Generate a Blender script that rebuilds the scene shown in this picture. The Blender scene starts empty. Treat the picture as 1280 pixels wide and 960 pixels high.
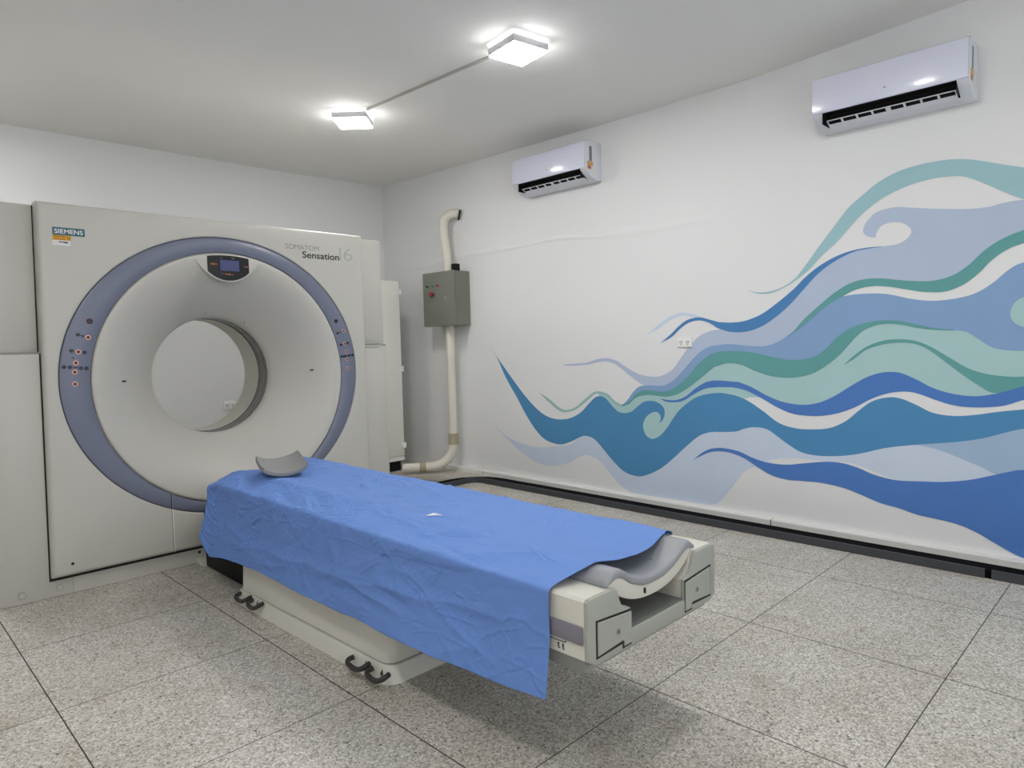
import bpy, bmesh, math, random
import numpy as np
from mathutils import Vector, Matrix, noise
from mathutils.geometry import tessellate_polygon
random.seed(7)
scn = bpy.context.scene
COL = scn.collection
PI = math.pi

# ------------------------------------------------------------------ materials
def srgb(r, g, b):
    f = lambda c: (c/255/12.92) if c/255 <= 0.04045 else ((c/255+0.055)/1.055)**2.4
    return (f(r), f(g), f(b), 1.0)

def mat(name, col, rough=0.5, spec=0.5, metal=0.0, coat=0.0, emit=None, estr=0.0, var=0.0, vscale=6.0, bump=0.0, bscale=40.0, sheen=0.0):
    m = bpy.data.materials.new(name); m.use_nodes = True
    nt = m.node_tree; b = nt.nodes['Principled BSDF']
    b.inputs['Base Color'].default_value = col
    b.inputs['Roughness'].default_value = rough
    b.inputs['Specular IOR Level'].default_value = spec
    b.inputs['Metallic'].default_value = metal
    b.inputs['Coat Weight'].default_value = coat
    if sheen: b.inputs['Sheen Weight'].default_value = sheen
    if emit:
        b.inputs['Emission Color'].default_value = emit
        b.inputs['Emission Strength'].default_value = estr
    if var or bump:
        tc = nt.nodes.new('ShaderNodeTexCoord')
    if var:
        n = nt.nodes.new('ShaderNodeTexNoise'); n.inputs['Scale'].default_value = vscale; n.inputs['Detail'].default_value = 5
        nt.links.new(tc.outputs['Object'], n.inputs['Vector'])
        mx = nt.nodes.new('ShaderNodeMix'); mx.data_type = 'RGBA'
        mx.inputs['A'].default_value = tuple(max(0, c*(1-var)) for c in col[:3])+(1,)
        mx.inputs['B'].default_value = tuple(min(1, c*(1+var)) for c in col[:3])+(1,)
        nt.links.new(n.outputs['Fac'], mx.inputs['Factor'])
        nt.links.new(mx.outputs['Result'], b.inputs['Base Color'])
    if bump:
        n2 = nt.nodes.new('ShaderNodeTexNoise'); n2.inputs['Scale'].default_value = bscale; n2.inputs['Detail'].default_value = 4
        nt.links.new(tc.outputs['Object'], n2.inputs['Vector'])
        bp = nt.nodes.new('ShaderNodeBump'); bp.inputs['Strength'].default_value = bump; bp.inputs['Distance'].default_value = 0.01
        nt.links.new(n2.outputs['Fac'], bp.inputs['Height'])
        nt.links.new(bp.outputs['Normal'], b.inputs['Normal'])
    return m

def terrazzo():
    m = bpy.data.materials.new('terrazzo'); m.use_nodes = True
    nt = m.node_tree; N = nt.nodes; L = nt.links; b = N['Principled BSDF']
    tc = N.new('ShaderNodeTexCoord')
    def vor(scale, feature='F1'):
        v = N.new('ShaderNodeTexVoronoi'); v.inputs['Scale'].default_value = scale; v.feature = feature
        L.new(tc.outputs['Object'], v.inputs['Vector']); return v
    def ramp(src, stops):
        r = N.new('ShaderNodeValToRGB'); e = r.color_ramp.elements
        while len(e) < len(stops): e.new(0.5)
        for el, (p, c) in zip(e, stops): el.position = p; el.color = c
        L.new(src, r.inputs['Fac']); return r
    def mix(a, bb, fac, mode='MIX'):
        x = N.new('ShaderNodeMix'); x.data_type = 'RGBA'; x.blend_type = mode
        for k, s in (('A', a), ('B', bb)):
            if isinstance(s, tuple): x.inputs[k].default_value = s
            else: L.new(s, x.inputs[k])
        if isinstance(fac, float): x.inputs['Factor'].default_value = fac
        else: L.new(fac, x.inputs['Factor'])
        return x.outputs['Result']
    v1 = vor(165); v2 = vor(300); v3 = vor(26)
    sep1 = N.new('ShaderNodeSeparateColor'); L.new(v1.outputs['Color'], sep1.inputs['Color'])
    sep2 = N.new('ShaderNodeSeparateColor'); L.new(v2.outputs['Color'], sep2.inputs['Color'])
    chips = ramp(sep1.outputs['Red'], [(0.0, srgb(96, 89, 80)), (0.20, srgb(172, 165, 153)), (0.55, srgb(204, 199, 189)), (0.82, srgb(232, 229, 222))])
    chips.color_ramp.interpolation = 'CONSTANT'
    fine = ramp(sep2.outputs['Green'], [(0.0, srgb(142, 134, 123)), (0.18, srgb(198, 192, 182)), (1.0, srgb(212, 207, 198))])
    base = mix(chips.outputs['Color'], fine.outputs['Color'], 0.45)
    # sparse dark chips
    sep3 = N.new('ShaderNodeSeparateColor'); L.new(v3.outputs['Color'], sep3.inputs['Color'])
    gt = N.new('ShaderNodeMath'); gt.operation = 'GREATER_THAN'; gt.inputs[1].default_value = 0.92; L.new(sep3.outputs['Blue'], gt.inputs[0])
    lt = N.new('ShaderNodeMath'); lt.operation = 'LESS_THAN'; lt.inputs[1].default_value = 0.13; L.new(v3.outputs['Distance'], lt.inputs[0])
    an = N.new('ShaderNodeMath'); an.operation = 'MULTIPLY'; L.new(gt.outputs[0], an.inputs[0]); L.new(lt.outputs[0], an.inputs[1])
    an2 = N.new('ShaderNodeMath'); an2.operation = 'MULTIPLY'; an2.inputs[1].default_value = 0.75; L.new(an.outputs[0], an2.inputs[0])
    base = mix(base, srgb(70, 62, 54), an2.outputs[0])
    # wear and grime in broad patches
    n1 = N.new('ShaderNodeTexNoise'); n1.inputs['Scale'].default_value = 1.7; n1.inputs['Detail'].default_value = 7; n1.inputs['Roughness'].default_value = 0.62
    L.new(tc.outputs['Object'], n1.inputs['Vector'])
    w = ramp(n1.outputs['Fac'], [(0.38, (0.80, 0.78, 0.74, 1)), (0.60, (1, 1, 1, 1))])
    base = mix(base, w.outputs['Color'], 0.65, 'MULTIPLY')
    n2 = N.new('ShaderNodeTexNoise'); n2.inputs['Scale'].default_value = 5.5; n2.inputs['Detail'].default_value = 8; n2.inputs['Distortion'].default_value = 0.8
    L.new(tc.outputs['Object'], n2.inputs['Vector'])
    w2 = ramp(n2.outputs['Fac'], [(0.30, (0.72, 0.66, 0.57, 1)), (0.43, (1, 1, 1, 1))])
    base = mix(base, w2.outputs['Color'], 0.45, 'MULTIPLY')
    # cement patches and rusty grime left on the slabs near the mural wall
    n3 = N.new('ShaderNodeTexNoise'); n3.inputs['Scale'].default_value = 9; n3.inputs['Detail'].default_value = 6; L.new(tc.outputs['Object'], n3.inputs['Vector'])
    n4 = N.new('ShaderNodeTexNoise'); n4.inputs['Scale'].default_value = 2.6; n4.inputs['Detail'].default_value = 4; L.new(tc.outputs['Object'], n4.inputs['Vector'])
    for (x, y, rx, ry, col, thr, amt) in ((3.62, 4.72, .35, .55, (104, 98, 88), .40, .85), (3.25, 3.85, .40, .35, (108, 98, 84), .42, .8), (3.28, 2.55, .24, .18, (122, 80, 50), .46, .85),
                                          (3.0, 2.9, .30, .20, (118, 92, 66), .48, .66), (3.4, 3.3, .40, .35, (122, 110, 92), .44, .7), (3.75, 5.1, .5, .3, (150, 140, 120), .45, .7)):
        mp = N.new('ShaderNodeMapping'); mp.vector_type = 'POINT'
        mp.inputs['Location'].default_value = (-x/rx, -y/ry, 0); mp.inputs['Scale'].default_value = (1/rx, 1/ry, 0)
        L.new(tc.outputs['Object'], mp.inputs['Vector'])
        ln = N.new('ShaderNodeVectorMath'); ln.operation = 'LENGTH'; L.new(mp.outputs['Vector'], ln.inputs[0])
        fall = N.new('ShaderNodeMapRange'); fall.inputs['From Min'].default_value = 1.0; fall.inputs['From Max'].default_value = 0.3; L.new(ln.outputs['Value'], fall.inputs['Value'])
        pt = N.new('ShaderNodeMapRange'); pt.inputs['From Min'].default_value = thr; pt.inputs['From Max'].default_value = thr+.07
        L.new((n3 if amt > .65 and rx < .25 else n4).outputs['Fac'], pt.inputs['Value'])
        mu_ = N.new('ShaderNodeMath'); mu_.operation = 'MULTIPLY'; L.new(fall.outputs['Result'], mu_.inputs[0]); L.new(pt.outputs['Result'], mu_.inputs[1])
        m2 = N.new('ShaderNodeMath'); m2.operation = 'MULTIPLY'; m2.inputs[1].default_value = amt; L.new(mu_.outputs[0], m2.inputs[0])
        base = mix(base, srgb(*col), m2.outputs[0])
    L.new(base, b.inputs['Base Color'])
    b.inputs['Roughness'].default_value = 0.55
    b.inputs['Specular IOR Level'].default_value = 0.35
    bp = N.new('ShaderNodeBump'); bp.inputs['Strength'].default_value = 0.15; bp.inputs['Distance'].default_value = 0.002
    L.new(v1.outputs['Distance'], bp.inputs['Height']); L.new(bp.outputs['Normal'], b.inputs['Normal'])
    return m

M = {}
M['wall'] = mat('wall_paint', srgb(234, 234, 234), 0.75, 0.25, var=0.02, vscale=1.2, bump=0.12, bscale=14)
M['ceil'] = mat('ceiling_paint', srgb(238, 237, 234), 0.8, 0.2, var=0.025, vscale=1.0, bump=0.18, bscale=7)
M['skirt'] = mat('skirting_paint', srgb(226, 224, 219), 0.55, 0.35, var=0.05, vscale=9)
M['terrazzo'] = terrazzo()
M['joint'] = mat('floor_joint', srgb(62, 56, 50), 0.9)
M['cover'] = mat('scanner_cover', srgb(194, 191, 183), 0.38, 0.45, var=0.012, vscale=3)
M['plinth'] = mat('scanner_plinth', srgb(190, 188, 181), 0.45, 0.4, var=0.03, vscale=5)
M['ring'] = mat('blue_grey_ring', srgb(114, 119, 138), 0.33, 0.5)
M['ringgap'] = mat('ring_gap', srgb(84, 86, 96), 0.6)
M['bore_dark'] = mat('bore_dark_band', srgb(92, 91, 88), 0.25, 0.5)
M['bore_line'] = mat('bore_band_line', srgb(140, 138, 132), 0.35)
M['bore_light'] = mat('bore_liner', srgb(196, 195, 182), 0.4)
M['gap'] = mat('dark_gap', srgb(34, 32, 30), 0.8)
M['black'] = mat('black_plastic', srgb(14, 14, 15), 0.6, 0.25)
M['panel'] = mat('display_panel', srgb(26, 25, 26), 0.22)
M['screen'] = mat('display_screen', srgb(72, 76, 112), 0.15, emit=srgb(72, 76, 120), estr=0.12)
M['amber'] = mat('amber_mark', srgb(150, 88, 52), 0.5)
M['button'] = mat('button_dark', srgb(30, 32, 48), 0.35)
M['orange'] = mat('button_ring', srgb(238, 186, 164), 0.45)
M['redring'] = mat('button_red', srgb(86, 34, 36), 0.4)
M['txtgrey'] = mat('lettering_grey', srgb(120, 122, 118), 0.5)
M['txtpale'] = mat('lettering_pale', srgb(168, 170, 166), 0.5)
M['txtblack'] = mat('lettering_black', srgb(28, 28, 28), 0.5)
M['teal'] = mat('badge_teal', srgb(38, 92, 104), 0.4)
M['white'] = mat('white_print', srgb(235, 235, 235), 0.5)
M['yellow'] = mat('sticker_yellow', srgb(222, 162, 20), 0.5)
M['sticker'] = mat('sticker_white', srgb(222, 222, 220), 0.5)
M['navy'] = mat('sticker_navy', srgb(66, 60, 108), 0.5)
M['cab'] = mat('cabinet_paint', srgb(232, 231, 222), 0.45, 0.4, var=0.012)
M['cream'] = mat('table_cream', srgb(212, 209, 198), 0.40, 0.45, var=0.012, vscale=4)
M['endgrey'] = mat('table_end_grey', srgb(164, 166, 158), 0.45, 0.4)
M['tray'] = mat('table_tray_grey', srgb(140, 141, 136), 0.5)
M['slot'] = mat('slot_grey', srgb(112, 114, 112), 0.5)
M['rail'] = mat('rail_mauve_grey', srgb(122, 119, 130), 0.4)
M['pad'] = mat('grey_vinyl', srgb(146, 148, 153), 0.42, 0.45, bump=0.05, bscale=300)
M['pedal'] = mat('pedal_bar', srgb(50, 47, 45), 0.45)
M['head'] = mat('headrest_grey', srgb(134, 134, 134), 0.5, 0.4)
M['duct'] = mat('duct_dark_grey', srgb(66, 67, 72), 0.5, 0.4, var=0.08, vscale=20)
M['ductin'] = mat('duct_inside', srgb(6, 6, 7), 0.9, 0.1)
M['pipe'] = mat('pvc_pipe', srgb(222, 217, 204), 0.5, 0.4, var=0.05, vscale=12)
M['pipedark'] = mat('pipe_cement', srgb(170, 160, 136), 0.7)
M['box'] = mat('box_grey_green', srgb(122, 124, 114), 0.45, 0.4)
M['chrome'] = mat('chrome', srgb(210, 210, 210), 0.2, metal=1.0)
M['green'] = mat('lamp_green', srgb(30, 130, 95), 0.3)
M['red'] = mat('lamp_red', srgb(150, 42, 42), 0.35)
M['ac'] = mat('ac_white', srgb(222, 224, 240), 0.18, 0.5, coat=0.4)
M['acbody'] = mat('ac_body', srgb(220, 223, 230), 0.35, 0.45)
M['energy'] = mat('label_orange', srgb(214, 164, 104), 0.5)
M['labelgrey'] = mat('label_grey', srgb(120, 124, 128), 0.5)
M['lampbody'] = mat('lamp_body', srgb(215, 215, 218), 0.45)
M['lampdark'] = mat('lamp_bracket', srgb(120, 120, 124), 0.6)
M['lamp'] = mat('lamp_diffuser', srgb(250, 250, 250), 0.5, emit=(1.0, 0.993, 0.982, 1), estr=46.0)
M['halo'] = mat('lamp_backlight', srgb(250, 250, 250), 0.5, emit=(1.0, 0.98, 0.97, 1), estr=4.5)
M['wire'] = mat('ceiling_conduit', srgb(176, 174, 168), 0.6)
M['plate'] = mat('outlet_plate', srgb(242, 242, 240), 0.4)
M['paper'] = mat('white_paper', srgb(236, 236, 236), 0.7)
MUR = dict(pale=(206, 218, 236), lav=(185, 198, 220), mid=(137, 169, 208), teal=(102, 164, 163), mint=(174, 208, 208), deep=(82, 143, 190),
           deep2=(80, 134, 188), royal=(83, 128, 198), aqua=(160, 199, 206), white=(230, 230, 230), greyblue=(166, 191, 218), tealgrey=(158, 196, 192))
for k, c in MUR.items():
    M['mural_'+k] = mat('mural_'+k, srgb(*c), 0.7, 0.3, var=0.045 if k != 'white' else 0.0, vscale=5)

# ------------------------------------------------------------------ mesh builder
ORG = {}
class MB:
    def __init__(s): s.bm = bmesh.new(); s.mats = []
    def mi(s, m):
        m = M[m] if isinstance(m, str) else m
        if m not in s.mats: s.mats.append(m)
        return s.mats.index(m)
    def absorb(s, b2, m):
        i = s.mi(m); vm = {}
        for v in b2.verts: vm[v] = s.bm.verts.new(v.co)
        for f in b2.faces:
            try:
                nf = s.bm.faces.new([vm[v] for v in f.verts]); nf.material_index = i
            except ValueError: pass
        b2.free()
    def box(s, x0, x1, y0, y1, z0, z1, m, bev=0.0, seg=2):
        b = bmesh.new(); bmesh.ops.create_cube(b, size=1)
        for v in b.verts:
            v.co = Vector(((x0+x1)/2+v.co.x*(x1-x0), (y0+y1)/2+v.co.y*(y1-y0), (z0+z1)/2+v.co.z*(z1-z0)))
        if bev: bmesh.ops.bevel(b, geom=b.edges[:], offset=bev, segments=seg, profile=0.5, affect='EDGES')
        s.absorb(b, m); return s
    def prism(s, poly, axis, a, b_, m, bev=0.0, seg=2, only_end=None):
        """poly of 2-D points in the two remaining axes (cyclic order kept), extruded along axis from a to b_"""
        def P(p, t):
            if axis == 'x': return Vector((t, p[0], p[1]))
            if axis == 'y': return Vector((p[0], t, p[1]))
            return Vector((p[0], p[1], t))
        b = bmesh.new()
        va = [b.verts.new(P(p, a)) for p in poly]; vb = [b.verts.new(P(p, b_)) for p in poly]
        n = len(poly)
        fa = b.faces.new(va); fb = b.faces.new(vb[::-1])
        for i in range(n): b.faces.new((va[i], vb[i], vb[(i+1) % n], va[(i+1) % n]))
        bmesh.ops.recalc_face_normals(b, faces=b.faces[:])
        if bev:
            es = []
            if only_end in (None, 'a'): es += list(fa.edges)
            if only_end in (None, 'b'): es += list(fb.edges)
            bmesh.ops.bevel(b, geom=es, offset=bev, segments=seg, profile=0.5, affect='EDGES')
        bmesh.ops.triangulate(b, faces=[f for f in b.faces if len(f.verts) > 4])
        s.absorb(b, m); return s
    def tube(s, pts, r, m, seg=12, cap=True, closed=False):
        pts = [Vector(p) for p in pts]; n = len(pts); rings = []
        i = s.mi(m); up = None
        for k, p in enumerate(pts):
            t = ((pts[min(k+1, n-1)]-p).normalized() + (p-pts[max(k-1, 0)]).normalized())
            t = t.normalized() if t.length > 1e-9 else Vector((0, 0, 1))
            if up is None:
                up = Vector((0, 0, 1)) if abs(t.z) < 0.9 else Vector((1, 0, 0))
            a = t.cross(up).normalized(); up = a.cross(t).normalized()
            rr = r[k] if isinstance(r, (list, tuple)) else r
            rings.append([s.bm.verts.new(p + a*math.cos(2*PI*j/seg)*rr + up*math.sin(2*PI*j/seg)*rr) for j in range(seg)])
        for k in range(n-1):
            for j in range(seg):
                f = s.bm.faces.new((rings[k][j], rings[k][(j+1) % seg], rings[k+1][(j+1) % seg], rings[k+1][j])); f.material_index = i
        if cap:
            f = s.bm.faces.new(rings[0][::-1]); f.material_index = i
            f = s.bm.faces.new(rings[-1]); f.material_index = i
        return s
    def cyl(s, p0, p1, r, m, seg=20, r1=None):
        return s.tube([p0, p1], [r, r if r1 is None else r1], m, seg)
    def loops(s, L, m, closed=True):
        """bridge consecutive vertex loops (lists of points); m may be a list, one per strip"""
        vs = [[s.bm.verts.new(Vector(p)) for p in lp] for lp in L]
        n = len(L[0])
        for k in range(len(L)-1):
            i = s.mi(m[k] if isinstance(m, list) else m)
            for j in range(n if closed else n-1):
                f = s.bm.faces.new((vs[k][j], vs[k][(j+1) % n], vs[k+1][(j+1) % n], vs[k+1][j])); f.material_index = i
        return vs
    def poly(s, pts3, m):
        """flat (possibly concave) polygon"""
        tri = tessellate_polygon([[Vector(p) for p in pts3]])
        vs = [s.bm.verts.new(Vector(p)) for p in pts3]; i = s.mi(m)
        for t in tri:
            try:
                f = s.bm.faces.new([vs[k] for k in t]); f.material_index = i
            except ValueError: pass
        return s
    def grid(s, fn, nu, nv, m):
        i = s.mi(m)
        vs = [[s.bm.verts.new(Vector(fn(a/nu, b/nv))) for b in range(nv+1)] for a in range(nu+1)]
        for a in range(nu):
            for b in range(nv):
                f = s.bm.faces.new((vs[a][b], vs[a+1][b], vs[a+1][b+1], vs[a][b+1])); f.material_index = i
        return vs
    def build(s, name, parent=None, org=None, smooth=35, recalc=True):
        if recalc: bmesh.ops.recalc_face_normals(s.bm, faces=s.bm.faces[:])
        o3 = Vector(ORG[parent.name]) if parent else Vector(org or (0, 0, 0))
        for v in s.bm.verts: v.co -= o3
        me = bpy.data.meshes.new(name); s.bm.to_mesh(me); s.bm.free()
        for mm in s.mats: me.materials.append(mm)
        if smooth:
            me.polygons.foreach_set('use_smooth', [True]*len(me.polygons))
            me.set_sharp_from_angle(angle=math.radians(smooth))
        me.update()
        o = bpy.data.objects.new(name, me); COL.objects.link(o)
        if parent: o.parent = parent
        else: o.location = o3
        ORG[o.name] = tuple(o3)
        return o

def tag(o, label, cat, group=None):
    o['label'] = label; o['category'] = cat
    if group: o['group'] = group
    return o
def thing(name, loc, label, cat, group=None):
    o = bpy.data.objects.new(name, None); COL.objects.link(o); o.location = loc
    o.empty_display_size = 0.1
    ORG[o.name] = tuple(loc)
    return tag(o, label, cat, group)
def struct(o): o['kind'] = 'structure'; return o
def copy_tree(o, parent=None):
    c = o.copy(); COL.objects.link(c)
    if parent is not None:
        c.parent = parent; c.matrix_parent_inverse = Matrix()
    for ch in list(o.children): copy_tree(ch, c)
    return c

def catmull(pts, n=6, closed=False):
    P = [np.array(p, float) for p in pts]; out = []; m = len(P)
    for i in range(m if closed else m-1):
        if closed: p0, p1, p2, p3 = P[i-1], P[i], P[(i+1) % m], P[(i+2) % m]
        else:
            p1, p2 = P[i], P[i+1]
            p0 = P[i-1] if i > 0 else 2*p1-p2
            p3 = P[i+2] if i+2 < m else 2*p2-p1
        for k in range(n):
            t = k/n
            out.append(0.5*((2*p1)+(-p0+p2)*t+(2*p0-5*p1+4*p2-p3)*t*t+(-p0+3*p1-3*p2+p3)*t**3))
    if not closed: out.append(P[-1])
    return [tuple(p) for p in out]
def rrect(x0, x1, y0, y1, r, n=6):
    out = []
    for cx, cy, a0 in ((x1-r, y1-r, 0), (x0+r, y1-r, 90), (x0+r, y0+r, 180), (x1-r, y0+r, 270)):
        for k in range(n+1):
            a = math.radians(a0+90*k/n); out.append((cx+r*math.cos(a), cy+r*math.sin(a)))
    return out
def text(body, x0, x1, zb, y, m, name, parent, off=0.0, height=None, shear=0.0, spacing=1.0):
    """lettering facing -y, fitted between x0 and x1, baseline zb"""
    cu = bpy.data.curves.new(name, 'FONT'); cu.body = body; cu.size = 1.0; cu.offset = off; cu.extrude = 0.0
    cu.shear = shear; cu.space_character = spacing
    t = bpy.data.objects.new('tmp_text', cu); COL.objects.link(t)
    dg = bpy.context.evaluated_depsgraph_get()
    me = bpy.data.meshes.new_from_object(t.evaluated_get(dg))
    bpy.data.objects.remove(t)
    n = len(me.vertices); co = np.zeros(n*3); me.vertices.foreach_get('co', co); co = co.reshape(-1, 3)
    sx = (x1-x0)/(co[:, 0].max()-co[:, 0].min())
    sz = sx if height is None else height/co[:, 1].max()
    ox, oy, oz = ORG[parent.name]
    new = np.stack([x0+(co[:, 0]-co[:, 0].min())*sx-ox, np.full(n, y-oy), zb+co[:, 1]*sz-oz], 1)
    me.vertices.foreach_set('co', new.ravel()); me.materials.clear(); me.materials.append(M[m]); me.update()
    me.name = name
    o = bpy.data.objects.new(name, me); COL.objects.link(o); o.parent = parent; ORG[o.name] = ORG[parent.name]
    return o
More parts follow.
